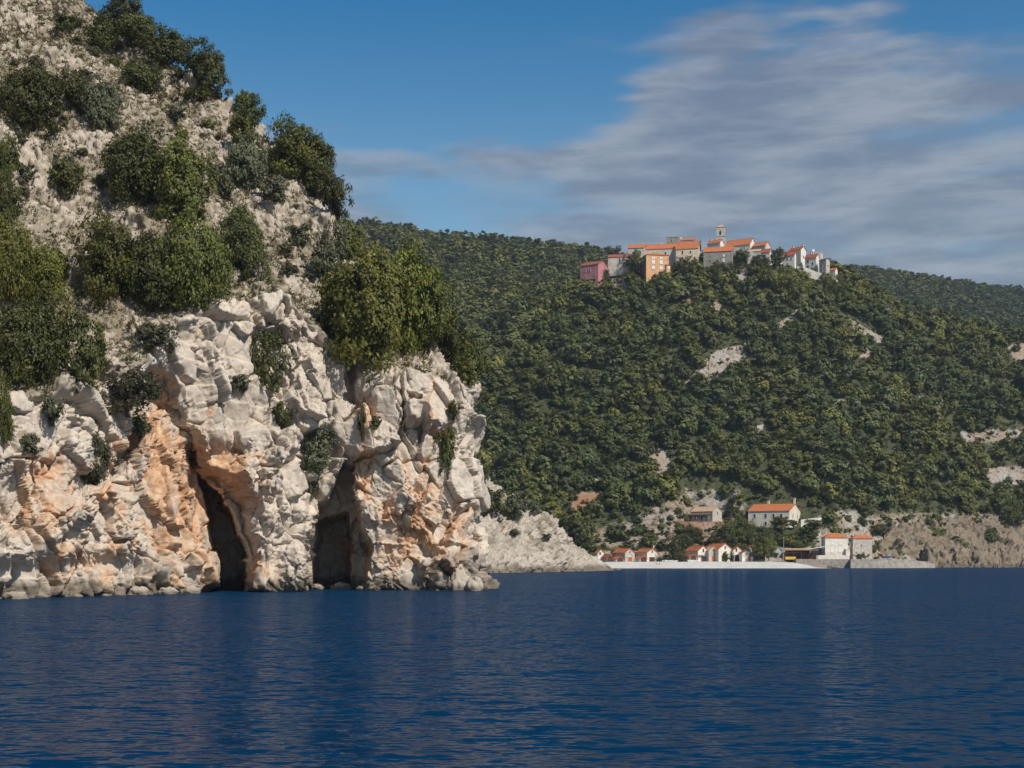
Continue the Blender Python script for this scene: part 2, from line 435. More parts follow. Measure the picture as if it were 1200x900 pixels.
zz = np.concatenate([(-3 + (zc[None] + 3) * t1[:, None]), np.zeros((NR2, NC))]); rr = np.zeros_like(zz)
rr[:NR1] = np.maximum(0, zz[:NR1]) * .075
rc = zc * .075
rs = rc[None] + (Rt - rc)[None] * t2[:, None]
zf = np.interp((rs - rc[None]) * (1 + 0 * rs), [0, 6, 20, 34.5, 49, 79, 131, 400], [26.5, 32, 45.5, 62, 72.5, 93, 124, 126])
zz[NR1:] = zc[None] + (zf - 26.5) * (ZTOP - zc[None]) / 97.
rr[NR1:] = rs
k5 = np.hanning(25); k5 /= k5.sum()
def smooth_rows(A, keep=14):
    B = np.pad(A, ((12, 12), (0, 0)), 'edge'); C = sum(k5[i] * B[i:i + A.shape[0]] for i in range(25)); C[:keep] = A[:keep]; C[-3:] = A[-3:]; return C
zz, rr = smooth_rows(zz), smooth_rows(rr)
X = Bx[None] + dx[None] * rr; Y = By[None] + dy[None] * rr; Z = zz
NRW = NR1 + NR2
Pb = np.stack([X, Y, Z], -1).reshape(-1, 3).astype(np.float32)
def grid_normals(Pg):
    du = np.gradient(Pg, axis=1); dv = np.gradient(Pg, axis=0)
    n = np.cross(du, dv); return n / (np.linalg.norm(n, axis=-1, keepdims=True) + 1e-9)
Nn = grid_normals(Pb.reshape(NRW, NC, 3)).reshape(-1, 3)
if (Nn[:, 1].mean() > 0): Nn = -Nn
ppx, ppy = proj(Pb[:, 0], Pb[:, 1], Pb[:, 2])
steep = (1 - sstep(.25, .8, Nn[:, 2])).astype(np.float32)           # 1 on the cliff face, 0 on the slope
# traced gullies, caves and buttresses, metres into (+) or out of (-) the rock
wob = 7 * fbm(Pb / 3.2, 3); wob2 = 7 * fbm(Pb / 3.2 + 50, 3)
qx, qy = ppx + wob, ppy + wob2
feat = [([(210, 524), (236, 535), (262, 552), (286, 585), (303, 640), (294, 694), (252, 696), (246, 650), (230, 600)], 3.6, 16),
        ([(216, 520), (240, 538), (264, 590), (285, 640), (285, 704), (256, 704), (250, 655), (228, 592)], 4.5, 9),
        ([(234, 548), (246, 546), (268, 600), (285, 655), (284, 704), (260, 704), (255, 655), (242, 596)], 10, 5),
        ([(396, 540), (414, 546), (412, 580), (434, 640), (428, 700), (362, 700), (358, 655), (374, 605)], 10, 6),
        ([(376, 610), (402, 600), (410, 640), (408, 700), (368, 700)], 9, 8),
        ([(402, 380), (413, 384), (418, 475), (407, 470)], 3.0, 6),
        ([(95, 440), (150, 440), (200, 470), (180, 500), (135, 565), (88, 575)], 3.6, 22),
        ([(182, 430), (202, 440), (228, 530), (212, 545)], 2.6, 9),
        ([(546, 500), (580, 500), (580, 640), (546, 640), (536, 560)], 1.9, 16),
        ([(474, 462), (492, 468), (494, 518), (484, 503)], 1.6, 5),
        ([(40, 640), (100, 600), (110, 612), (70, 690), (40, 690)], 1.6, 10),
        ([(345, 520), (385, 500), (395, 540), (372, 600), (350, 590)], 2.0, 14),
        ([(315, 400), (345, 390), (340, 470), (318, 460)], 1.4, 14),
        ([(0, 560), (25, 540), (40, 580), (10, 620)], 1.5, 12),
        ([(450, 612), (500, 622), (498, 640), (450, 632)], 1.0, 5),
        ([(283, 505), (345, 503), (364, 560), (358, 694), (288, 694), (304, 600)], -2.2, 9),
        ([(286, 640), (365, 640), (362, 696), (288, 696)], -.9, 6),
        ([(424, 440), (505, 425), (510, 694), (432, 694)], -1.2, 26),
        ([(-20, 470), (80, 450), (120, 520), (165, 600), (160, 650), (-20, 660)], -2.2, 22),
        ([(160, 500), (205, 500), (235, 600), (240, 690), (165, 690)], -.8, 14),
        ([(536, 424), (566, 436), (572, 474), (546, 496)], -1.7, 12),
        ([(500, 655), (572, 645), (572, 702), (500, 702)], -1.6, 9),
        ([(425, 635), (560, 640), (560, 650), (425, 650)], .9, 5),
        ([(300, 330), (372, 325), (375, 385), (300, 390)], -1.0, 10),
        ([(190, 380), (290, 350), (300, 520), (230, 520)], -.9, 16)]
dep = np.zeros(len(Pb), np.float32)
front = Pb[:, 1] < 200
for poly, d, s in feat:
    xs = [p[0] for p in poly]; ys = [p[1] for p in poly]
    m = front & (qx > min(xs) - s) & (qx < max(xs) + s) & (qy > min(ys) - s) & (qy < max(ys) + s)
    dep[m] += d * poly_mask(qx[m], qy[m], poly, s)
vr = np.c_[Pb[:, 0] / Pb[:, 1], np.ones(len(Pb)), np.zeros(len(Pb))]; vr /= np.linalg.norm(vr, axis=1)[:, None]
Pf = Pb + vr * dep[:, None]
warp = np.stack([fbm(Pb / 2.5, 3), fbm(Pb / 2.5 + 31, 3), fbm(Pb / 2.5 + 77, 3)], -1) * 1.1
big = fbm(Pb / np.array([9, 9, 16]), 4)
col_ = fbm(Pb / np.array([4.2, 4.2, 15]) + 9, 3, ridged=True)
def bedded(p, dip, strike):
    """coordinates along the joints and the bedding"""
    ca, sa = math.cos(R(dip)), math.sin(R(dip)); c2, s2 = math.cos(R(strike)), math.sin(R(strike))
    u = p[:, 0] * c2 + p[:, 1] * s2; v = -p[:, 0] * s2 + p[:, 1] * c2
    return np.stack([u * ca + p[:, 2] * sa, v, -u * sa + p[:, 2] * ca], -1)
def box_blur(A, n):
    for ax in (0, 1):
        q = np.pad(A, [(n, n) if k == ax else (0, 0) for k in range(3)], 'edge'); c = np.cumsum(q, axis=ax, dtype=np.float64)
        c = np.concatenate([np.zeros_like(np.take(c, [0], axis=ax)), c], axis=ax)
        L = A.shape[ax]; A = (np.take(c, range(2 * n + 1, 2 * n + 1 + L), axis=ax) - np.take(c, range(0, L), axis=ax)) / (2 * n + 1)
    return A.astype(np.float32)
tilt = Pb[:, 2] + .22 * Pb[:, 0]
Pr = bedded(Pb, 14, 38)
l1, l2, r0, e0 = vor((Pr + warp * .8) / np.array([7.0, 7.0, 13]), 9, False, True, .08)
f1, f2, r1, e1 = vor((Pr + warp * .25) / np.array([2.7, 2.7, 5.2]), 1, False, True, .07)
st_ = (tilt / 2.3 + .8 * fbm(Pb / 7 + 5, 3)); bedf = st_ - np.floor(st_)
bed = (bedf ** 1.5) * .6 * sstep(-.3, .25, fbm(Pb / 11 + 3, 2))
vj = Pb + np.stack([warp[:, 0], warp[:, 1], 0 * warp[:, 2]], -1) * .5
crackv = np.exp(-np.abs(pn((vj / np.array([3.4, 3.4, 17])).astype(np.float32) + 5)) / .035) * sstep(-.1, .25, fbm(Pb / 9 + 90, 2))
crack0 = np.exp(-(l2 - l1) / .02); crack1 = np.exp(-(f2 - f1) / .03)
rib = sstep(.02, .25, fbm(Pb / np.array([6, 6, 9]) + 23, 4))          # rock ribs breaking the scree
cl = .9 * big + .35 * col_ + r0 * 1.3 + e0 * 2.7 - .9 * crack0 + r1 * .95 + e1 * 1.7 + .3 * bed - .95 * crack1 - 1.1 * crackv
sl = 1.9 * big + .8 * fbm(Pb / 5 + 40, 3, ridged=True) + rib * (r1 * 1.5 + e1 * 1.2 + .5)
capf = np.ones((NRW, NC)); capf[-40:] = np.linspace(1, 0, 40)[:, None]; capf = capf.ravel()
inside = sstep(1.5, 7, dep)
P1 = Pf + Nn * ((steep * cl + (1 - steep) * sl) * capf * (1 - .35 * inside))[:, None]
# second pass: finer blocks and stones grow from the displaced surface itself
N2 = grid_normals(P1.reshape(NRW, NC, 3)).reshape(-1, 3); N2 *= np.sign((N2 * Nn).sum(1))[:, None]
N2 = box_blur(N2.reshape(NRW, NC, 3), 3).reshape(-1, 3) + .15 * Nn; N2 /= np.linalg.norm(N2, axis=1)[:, None] + 1e-6
warp = np.stack([fbm(P1 / 1.2, 2), fbm(P1 / 1.2 + 31, 2), fbm(P1 / 1.2 + 77, 2)], -1)
Pr = bedded(P1, 14, 38)
g1, g2, r2, e2 = vor((Pr + warp * .2) / np.array([1.1, 1.1, 2.0]), 2, False, True, .08)
h1, h2, r3, e3 = vor((Pr + warp * .12) / np.array([.5, .5, .55]), 3, False, True, .1)
k1, k2, r4, e4 = vor((Pr + warp * .3) / .95, 8, False, True, .3)
m1, m2_, r5, e5 = vor((Pr + warp * .2) / .42, 12, False, True, .3)
fn = fbm(P1 / .5, 3)
crack2 = np.exp(-(g2 - g1) / .05); crack3 = np.exp(-(h2 - h1) / .08)
brk = sstep(-.12, .32, fbm(P1 / 5 + 61, 3))                              # some faces are smooth slabs, some shattered
cl = (r2 * .4 + e2 * .75) * (.25 + .75 * brk) + (r3 * .13 + e3 * .26) * (.12 + .88 * brk) + fn * .035 - .4 * crack2 * (.2 + .8 * brk) - .1 * crack3 * brk
sl = rib * (r2 * .6 + e2 * .6) + r4 * .4 + e4 * .5 + (.5 - k1) * .48 + (.5 - m1) * .28 + r5 * .2 + fn * .06
Pc = P1 + N2 * ((steep * cl + (1 - steep) * sl) * capf * (1 - .35 * inside))[:, None]
# attributes
cpx, cpy = proj(Pc[:, 0], Pc[:, 1], Pc[:, 2])
stain = np.full(len(Pb), .05, np.float32)
for (ex, ey, rx, ry, am) in [(235, 590, 45, 80, .62), (190, 560, 28, 90, .62), (265, 560, 30, 40, .5), (172, 500, 25, 40, .45), (70, 600, 50, 70, .38), (300, 670, 50, 30, .45),
                             (428, 500, 16, 75, .62), (455, 650, 50, 38, .55), (500, 560, 30, 80, .34), (540, 640, 22, 60, .45), (395, 600, 30, 60, .36), (100, 660, 60, 30, .32),
                             (245, 430, 20, 50, .25), (40, 560, 40, 50, .38), (235, 545, 20, 16, .3), (345, 250, 20, 30, .35), (130, 560, 24, 60, .35), (140, 690, 60, 20, .25), (505, 470, 14, 40, .35),
                             (115, 380, 50, 40, .35), (90, 250, 25, 60, .22), (330, 560, 40, 40, .15), (480, 600, 40, 60, .2)]:
    stain += am * np.exp(-((cpx - ex) / rx) ** 2 - ((cpy - ey) / ry) ** 2)
stain = stain * .80 + .36 * np.maximum(np.exp(-(l2 - l1) / .09), .7 * np.exp(-(f2 - f1) / .09)) * steep * sstep(.05, .3, stain + .3 * fbm(Pb / 12 + 70, 3))
stain *= front
soil = (1 - steep) * sstep(.20, -.10, r4 * .5 + (.42 - k1) * .9 + rib * .3 + .6 * fbm(Pb / 9 + 2, 3) - .02) * .8
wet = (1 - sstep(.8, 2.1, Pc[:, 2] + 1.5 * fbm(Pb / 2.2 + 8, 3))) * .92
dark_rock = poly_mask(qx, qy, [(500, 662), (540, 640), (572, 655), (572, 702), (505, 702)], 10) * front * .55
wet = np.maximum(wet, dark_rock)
ii = (np.arange(NRW - 1)[:, None] * NC + np.arange(NC - 1)[None]).ravel()
Qd = np.c_[ii, ii + 1, ii + NC + 1, ii + NC]
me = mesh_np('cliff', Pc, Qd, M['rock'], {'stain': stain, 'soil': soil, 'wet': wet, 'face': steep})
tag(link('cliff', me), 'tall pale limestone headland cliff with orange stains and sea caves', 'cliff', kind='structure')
vis_c = (Pc[:, 1] > 60) & (cpx > -80) & (cpx < 640)

def on_cliff(px, py):
    for rad in (2.5, 5, 10, 20):
        m = np.where(vis_c & (np.abs(cpx - px) < rad) & (np.abs(cpy - py) < rad))[0]
        if len(m):
            j = m[np.argmin(Pc[m, 1])]; return Pc[j], Nn[j]
    j = np.where(vis_c)[0]; j = j[np.argmin((cpx[j] - px) ** 2 + (cpy[j] - py) ** 2)]; return Pc[j], Nn[j]

# ================================================================== TREES: crowns of many small leaves
def crown_np(seed, lobes, puffs, leaves, leaf, coh=.8, holes=.12):
    g = np.random.default_rng(seed)
    V = []; T = []
    cs_, rs_ = [], []
    for k in range(lobes):
        a = g.uniform(0, 2 * math.pi); r = math.sqrt(g.uniform(0, 1)) * .30; z = g.uniform(.30, .72)
        cs_.append((math.cos(a) * r, math.sin(a) * r, z)); rs_.append(g.uniform(.17, .29))
    cs_.append((0, 0, .5)); rs_.append(.3)
    for c, rl in zip(cs_, rs_):
        n = max(3, int(puffs * (rl / .23) ** 2))
        d = g.normal(size=(n, 3)); d[:, 2] += .08; d /= np.linalg.norm(d, axis=1)[:, None]
        d = d[g.random(n) > holes]
        for dd in d:
            pc = np.array(c) + dd * rl * g.uniform(.8, 1.08); pr = rl * g.uniform(.30, .5)
            m = int(leaves * g.uniform(.7, 1.3))
            e = g.normal(size=(m, 3)); e /= np.linalg.norm(e, axis=1)[:, None]
            pos = pc + e * pr * (g.random((m, 1)) ** .5) * np.array([1, 1, .9])
            out = pos - np.array([0, 0, .42]); out /= np.linalg.norm(out, axis=1)[:, None] + 1e-6
            nn = .45 * e + coh * out + (.95 - .55 * coh) * g.normal(size=(m, 3)) + np.array([0, 0, .2]); nn /= np.linalg.norm(nn, axis=1)[:, None] + 1e-6
            u = np.cross(nn, g.normal(size=(m, 3))); u /= np.linalg.norm(u, axis=1)[:, None] + 1e-6
            v = np.cross(nn, u)
            s = leaf * g.uniform(.55, 1.3, (m, 1))
            V.append(np.stack([pos - u * s, pos - v * s * .55, pos + u * s, pos + v * s * .55], 1).reshape(-1, 3))
            T.append(np.repeat(np.clip(.5 * g.random() + .5 * g.random(m), 0, 1), 4))
    V = np.concatenate(V); T = np.concatenate(T)
    lo, hi = np.percentile(V, 1, axis=0), np.percentile(V, 99, axis=0)
    V = (V - np.array([(lo[0] + hi[0]) / 2, (lo[1] + hi[1]) / 2, lo[2]])) / (hi - lo)
    return V.astype(np.float32), T.astype(np.float32)

def quads(n): return np.arange(n, dtype=np.int32).reshape(-1, 4)

CROWNS = {}
def crown_mesh(kind, leafmat, var):
    key = (kind, leafmat, var)
    if key not in CROWNS:
        par = {'big': (9, 26, 55, .020), 'mid': (6, 18, 42, .027), 'small': (4, 11, 30, .042)}[kind]
        V, T = crown_np(100 + 17 * var + {'big': 0, 'mid': 1, 'small': 2}[kind] * 7, *par, holes=.1)
        mats = [M[leafmat]]; midx = None
        CROWNS[key] = mesh_np('crown', V, quads(len(V)), mats, {'tint': T})
    return CROWNS[key]

TRUNKS = {}
def trunk_mesh(var):
    if var not in TRUNKS:
        g = random.Random(var); mb = MB()
        lx, ly = g.uniform(-.1, .1), g.uniform(-.1, .1)
        mb.tube([(0, 0, -.25), (lx * .3, ly * .3, .1), (lx, ly, .38), (lx * 1.3, ly * 1.2, .62)], [.045, .036, .028, .012])
        for k in range(5):
            a = k * 1.257 + g.uniform(-.4, .4); r = g.uniform(.2, .33)
            mb.tube([(lx * .8, ly * .8, .28 + .03 * k), (lx + math.cos(a) * r * .5, ly + math.sin(a) * r * .5, .42 + .03 * k), (lx + math.cos(a) * r, ly + math.sin(a) * r, .6 + .02 * k)], [.02, .014, .006], 5)
        TRUNKS[var] = mb.mesh('trunk', M['bark'])
    return TRUNKS[var]

NT_ = [0]
def plant(name, label, cat, loc, wm, hm, kind, leafmat, group=None, lift=0.0, dm=None):
    NT_[0] += 1; v = NT_[0]
    o = empty(name, loc, (v * 2.399) % 6.283)
    tag(o, label, cat, group)
    c = link('crown', crown_mesh(kind, leafmat, v % 4), o); c.scale = (wm, dm or wm * .9, hm); c.location = (0, 0, lift)
    t = link('trunk', trunk_mesh(v % 4), o); t.scale = (wm * .8, wm * .8, (hm + lift) * (.8 if lift >= 0 else .55))
    return o

# px, base py, width px, height px, size, leaves, name, label, [lift share]
CT = [
 (122, 56, 38, 44, 'mid', 'leaf_dark', 'evergreen_tree', 'round dark evergreen tree on the scree just below the cliff summit'),
 (140, 34, 60, 44, 'mid', 'leaf_dark', 'evergreen_tree', 'dark tree cut by the top edge of the photo on the summit ridge'),
 (172, 46, 58, 40, 'mid', 'leaf_dark', 'evergreen_tree', 'second dark tree down from the summit along the ridge line'),
 (205, 66, 54, 40, 'mid', 'leaf_dark', 'evergreen_tree', 'broad dark ridge tree midway between summit and first dip in the ridge'),
 (236, 88, 50, 44, 'mid', 'leaf_dark', 'evergreen_tree', 'spreading dark ridge tree with a neighbour close on its right'),
 (260, 104, 44, 52, 'mid', 'leaf_dark', 'evergreen_tree', 'last dark tree of the upper ridge before the bare gap'),
 (78, 38, 30, 22, 'small', 'leaf_dark', 'shrub', 'low straggling shrub on scree left of the round summit tree'),
 (168, 106, 46, 38, 'mid', 'leaf_dark', 'leaning_tree', 'leaning dark tree alone in the middle of the upper scree'),
 (230, 124, 34, 24, 'small', 'leaf_green', 'umbrella_tree', 'small flat-topped tree on a bare stem on the upper scree', .35),
 (38, 152, 78, 78, 'big', 'leaf_dark', 'evergreen_tree', 'large dark spreading tree near the left edge of the upper slope'),
 (92, 130, 46, 52, 'mid', 'leaf_dark', 'evergreen_tree', 'dark tree right beside the large spreading one on the upper left slope'),
 (120, 150, 44, 60, 'mid', 'leaf_grey', 'evergreen_tree', 'thin greyish tree at the right end of the upper left thicket'),
 (312, 130, 36, 36, 'mid', 'leaf_dark', 'evergreen_tree', 'bluish dark tree standing on the skyline at the ridge gap'),
 (289, 135, 28, 26, 'small', 'leaf_green', 'shrub', 'rounded green shrub just left of the skyline tree at the gap'),
 (285, 172, 38, 38, 'small', 'leaf_green', 'shrub', 'green shrub hanging on the slope below the ridge gap'),
 (290, 220, 46, 62, 'mid', 'leaf_grey', 'shrub', 'greyish shrub in the hollow left of the middle ridge thicket'),
 (345, 208, 62, 70, 'big', 'leaf_green', 'evergreen_tree', 'tall full tree at the upper end of the middle ridge thicket'),
 (375, 228, 58, 72, 'big', 'leaf_dark', 'evergreen_tree', 'darkest tree in the middle of the ridge thicket'),
 (396, 258, 44, 54, 'mid', 'leaf_dark', 'evergreen_tree', 'narrow dark tree at the lower end of the ridge thicket'),
 (428, 284, 40, 42, 'mid', 'leaf_green', 'evergreen_tree', 'small fresh green tree on the skyline above the yellow-green oak'),
 (158, 236, 74, 86, 'big', 'leaf_dark', 'evergreen_tree', 'dark left half of the large tree pair high on the slope'),
 (212, 262, 74, 92, 'big', 'leaf_green', 'evergreen_tree', 'brighter right half of the large tree pair high on the slope'),
 (192, 248, 24, 26, 'small', 'leaf_brown', 'shrub', 'rust brown dying shrub at the foot of the large tree pair'),
 (78, 228, 40, 44, 'small', 'leaf_dark', 'shrub', 'dark rounded shrub alone left of the large tree pair'),
 (130, 352, 68, 100, 'big', 'leaf_green', 'evergreen_tree', 'left tree of the dense belt above the pale cliff face'),
 (178, 364, 66, 92, 'big', 'leaf_dark', 'evergreen_tree', 'dark second tree of the belt above the pale cliff face'),
 (235, 356, 84, 104, 'big', 'leaf_green', 'evergreen_tree', 'widest tree of the belt, domed above the pale cliff face'),
 (288, 328, 58, 88, 'big', 'leaf_dark', 'evergreen_tree', 'right tree of the belt, next to the bare rock rib'),
 (384, 322, 44, 60, 'mid', 'leaf_grey', 'shrub', 'grey-green shrub touching the upper left of the yellow-green oak'),
 (416, 428, 108, 142, 'big', 'leaf_olive', 'oak', 'biggest yellow-green oak overhanging the top of the sea cliff', -.10),
 (472, 412, 84, 122, 'big', 'leaf_olive', 'oak', 'tall oak with dark lower leaves right of the biggest yellow-green oak', -.08),
 (506, 414, 60, 92, 'big', 'leaf_green', 'oak', 'slender green oak third along the sea cliff top'),
 (530, 424, 44, 60, 'mid', 'leaf_dark', 'shrub', 'dark bush at the cliff top near the seaward corner'),
 (553, 452, 40, 52, 'mid', 'leaf_green', 'shrub', 'green bush spilling over the seaward corner of the cliff top'),
 (18, 348, 60, 92, 'big', 'leaf_olive', 'oak', 'yellow-green oak cut by the left edge of the photo'),
 (56, 372, 58, 80, 'big', 'leaf_olive', 'oak', 'yellow-green oak second from the left edge at mid height'),
 (38, 452, 84, 110, 'big', 'leaf_dark', 'evergreen_tree', 'large dark tree low on the left slope above the grey buttress'),
 (92, 448, 62, 84, 'mid', 'leaf_dark', 'evergreen_tree', 'dark tree at the mouth of the left gully'),
 (145, 484, 84, 58, 'mid', 'leaf_grey', 'shrub', 'low wide grey-green bush spreading across the head of the gully'),
 (110, 566, 46, 78, 'mid', 'leaf_grey', 'shrub', 'tall greyish bush growing in the gully between two buttresses'),
 (162, 514, 38, 34, 'small', 'leaf_grey', 'shrub', 'small grey bush on the lip of the orange rock right of the gully'),
 (316, 455, 48, 84, 'mid', 'leaf_dark', 'shrub', 'upright dark bush in a crack at the centre of the cliff face'),
 (277, 463, 28, 24, 'small', 'leaf_grey', 'shrub', 'little bush on the face left of the upright dark bush'),
 (331, 502, 34, 34, 'small', 'leaf_dark', 'shrub', 'round dark bush sitting on the ledge of the middle buttress'),
 (372, 552, 48, 66, 'mid', 'leaf_grey', 'shrub', 'brownish green bush hanging above the right cave'),
 (366, 588, 16, 40, 'small', 'leaf_grey', 'shrub', 'thin trailing plant on the rock just left of the right cave'),
 (8, 214, 34, 58, 'mid', 'leaf_dark', 'evergreen_tree', 'dark tree at the left photo edge level with the large tree pair'),
 (12, 268, 34, 56, 'mid', 'leaf_dark', 'evergreen_tree', 'dark tree at the left photo edge above the yellow-green oaks'),
 (6, 520, 26, 96, 'mid', 'leaf_green', 'shrub', 'hanging green bush at the left photo edge on the sea cliff'),
 (36, 530, 26, 26, 'small', 'leaf_grey', 'shrub', 'small bush on the left buttress beside the hanging edge bush'),
 (524, 560, 22, 66, 'small', 'leaf_dark', 'shrub', 'narrow dark bush in a cleft near the seaward end of the cliff'),
 (533, 492, 16, 26, 'small', 'leaf_dark', 'shrub', 'tiny dark bush above the narrow cleft bush'),
 (421, 515, 16, 46, 'small', 'leaf_dark', 'shrub', 'slim dark plant in the orange crack below the biggest oak'),
 (441, 503, 15, 18, 'small', 'leaf_dark', 'shrub', 'tiny round plant right of the slim plant in the orange crack'),
 (182, 412, 46, 34, 'small', 'leaf_grey', 'shrub', 'low scrubby bush on the red soil under the tree belt'),
 (65, 330, 36, 40, 'small', 'leaf_olive', 'shrub', 'yellowish bush in the scree above the two yellow-green oaks'),
 (60, 500, 40, 40, 'small', 'leaf_grey', 'shrub', 'grey bush at the top of the left buttress'),
 (320, 236, 40, 30, 'small', 'leaf_grey', 'shrub', 'low grey bush under the tall tree of the ridge thicket'),
 (352, 292, 30, 30, 'small', 'leaf_grey', 'shrub', 'low bush on pale rock left of the small fresh green tree'),
 (262, 232, 34, 40, 'small', 'leaf_grey', 'shrub', 'ragged grey bush just right of the large tree pair'),
 (205, 140, 34, 18, 'small', 'leaf_grey', 'shrub', 'flat dry bush on the scree under the small flat-topped tree'),
 (30, 215, 26, 24, 'small', 'leaf_grey', 'shrub', 'small dry bush beside the left edge trees'),
]
for row in CT:
    px, py, wpx, hpx, size, lf, nm, lab = row[:8]; lift = row[8] if len(row) > 8 else -.03
    p, n = on_cliff(px, py - 2)
    s = p[1] / F
    wall = n[2] < .45
    loc = Vector(p) + Vector(n) * (.12 * wpx * s if wall else -.2)
    wm, hm = wpx * s * .98, hpx * s * .98
    cat = 'bush' if nm == 'shrub' else 'tree'
    if wall: hm *= .84
    plant(nm, lab, cat, loc, wm, hm * (1 - lift), size, lf, 'bushes on the cliff' if nm == 'shrub' else 'trees on the cliff', hm * lift, dm=wm * (.75 if wall else .9))

# small bushes dotted over the scree
cnd = np.where(vis_c & (steep < .45) & (cpx > 5) & (cpx < 400) & (cpy > 8) & (cpy < 345) & (Pc[:, 1] < 300))[0]
done = []
for j in RNG.permutation(cnd):
    if len(done) >= 60: break
    p_ = (cpx[j], cpy[j])
    q_, _ = on_cliff(*p_)
    if abs(q_[1] - Pc[j, 1]) > 3 or any((p_[0] - a_) ** 2 + (p_[1] - b_) ** 2 < 15 ** 2 for a_, b_ in done): continue
    done.append(p_); sz_ = RNG.uniform(.9, 2.4)
    plant('shrub', 'small scrubby bush dotted among the pale stones of the upper cliff slope', 'bush', Vector(Pc[j]) - Vector((0, 0, .15)), sz_, sz_ * RNG.uniform(.55, .9), 'small', ['leaf_grey', 'leaf_dark', 'leaf_grey', 'leaf_olive'][len(done) % 4], 'small bushes on the scree')

# tufts of dry grass and low herbs in the scree: nobody could count them
def tufts():
    cand = np.where(vis_c & (steep < .6) & (cpx > -20) & (cpx < 590) & (cpy > -40) & (soil > .15))[0]
    pick = RNG.choice(cand, 14000, replace=False)
    V = []; T = []
    for j in pick:
        p = Pc[j]; n = RNG.integers(8, 22); s = RNG.uniform(.18, .55); t0 = RNG.random()
        a = RNG.normal(size=(n, 3)) * np.array([1, 1, .5]); a[:, 2] = np.abs(a[:, 2]) + .25; a /= np.linalg.norm(a, axis=1)[:, None]
        base = p + a * s * RNG.uniform(0, 1, (n, 1)); tip = a * s * .5
        sd = np.cross(a, RNG.normal(size=(n, 3))); sd /= np.linalg.norm(sd, axis=1)[:, None]; sd *= s * .16
        V.append(np.stack([base - sd, base + sd, base + tip + sd * .5, base + tip - sd * .5], 1).reshape(-1, 3)); T.append(np.full(n * 4, t0))
    V = np.concatenate(V); T = np.concatenate(T)
    me = mesh_np('ground_cover', V, quads(len(V)), M['grass'], {'tint': T})
    tag(link('ground_cover', me), 'dry grass and low herbs between the stones of the slope', 'ground cover', kind='stuff')
tufts()

def boulder(name, label, loc, sx_, sy_, sz_, seed, mat, group=None):
    n = 26
    th = np.linspace(0, math.pi, n); ph = np.linspace(0, 2 * math.pi, 2 * n, endpoint=False)
    A, B = np.meshgrid(th, ph, indexing='ij')
    d = np.stack([np.sin(A) * np.cos(B), np.sin(A) * np.sin(B), np.cos(A)], -1).reshape(-1, 3)
    r = 1 + .5 * fbm(d * 1.3 + seed * 9.1, 4) + .25 * (vor(d * 2.2 + seed, seed)[2] - .5)
    V = d * r[:, None] * np.array([sx_, sy_, sz_])
    m2 = 2 * n; i = np.arange(n - 1)[:, None] * m2; j = np.arange(m2)[None]
    Q = np.stack([i + j, i + m2 + j, i + m2 + (j + 1) % m2, i + (j + 1) % m2], -1).reshape(-1, 4)
    z = V[:, 2] + loc[2]
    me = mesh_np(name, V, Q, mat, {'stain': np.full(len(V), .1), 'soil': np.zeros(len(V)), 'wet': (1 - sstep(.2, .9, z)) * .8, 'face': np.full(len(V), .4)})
    o = link(name, me, None, loc); tag(o, label, 'rock', group); return o
for k, (px, py, a, b, lab) in enumerate([(400, 690, 1.3, .7, 'pale boulder at the foot of the right cave'), (372, 690, .9, .55, 'low stone left of the boulder at the right cave'),
                                         (350, 692, 1.2, .6, 'flat wet stone under the middle buttress'), (425, 691, .8, .4, 'small stone right of the boulder at the right cave'),
                                         (516, 690, 1.2, 1.5, 'dark knobbly rock at the seaward foot of the cliff'), (556, 692, 1.1, 1.6, 'dark pointed rock where the cliff ends in the sea'),
                                         (538, 691, 1.4, 2.6, 'tallest dark rock standing against the end of the cliff')]):
    D = 4 * F / (py - HZ) - 2.0
    x, y, z = P(px, py, D); boulder('boulder', lab, (x, y, .15), a, a * .9, b, k + 1, M['rock'], 'rocks along the foot of the cliff')

for k in range(7):
    px = 20 + k * 33 + RNG.uniform(-14, 14)
    c_ = np.where((np.abs(cpx - px) < 3) & (Pc[:, 2] > -.3) & (Pc[:, 2] < .8) & vis_c)[0]
    if not len(c_): continue
    q_ = Pc[c_[np.argmin(Pc[c_, 1])]]; sz_ = RNG.uniform(.4, 1.5)
    boulder('boulder', 'wet stone lying at the waterline below the left part of the cliff', (q_[0], q_[1] - sz_ * .4, .05), sz_, sz_ * .9, sz_ * RNG.uniform(.4, .7), 30 + k, M['rock'], 'wet stones at the waterline')
# ================================================================== FAR HILLS
T_px = np.array([-400, 430, 520, 560, 640, 690, 740, 800, 860, 920, 980, 1040, 1100, 1200, 1320, 1700], float)
T_pr = np.array([480, 452, 418, 398, 355, 331, 318, 309, 306, 310, 322, 356, 380, 398, 408, 430], float)
T_dr = np.array([700, 710, 730, 740, 750, 755, 762, 768, 772, 772, 768, 762, 760, 760, 755, 740], float)
S_px = np.array([-400, 700, 960, 1000, 1100, 1200, 1320, 1700], float); S_d = np.array([556, 556, 558, 572, 606, 628, 650, 680], float)
B_px = np.array([-400, 300, 380, 440, 480, 540, 600, 660, 700, 800, 900, 980, 1040, 1100, 1160, 1200, 1320, 1700], float)
B_pr = np.array([300, 262, 264, 268, 273, 284, 289, 292, 297, 316, 326, 318, 322, 332, 340, 346, 362, 390], float)
B_d = np.interp(B_px, [-400, 500, 700, 980, 1700], [1250, 1250, 1350, 1650, 1700])
D_i = np.interp(B_px, [-400, 600, 760, 1700], [25, 22, 45, 45])

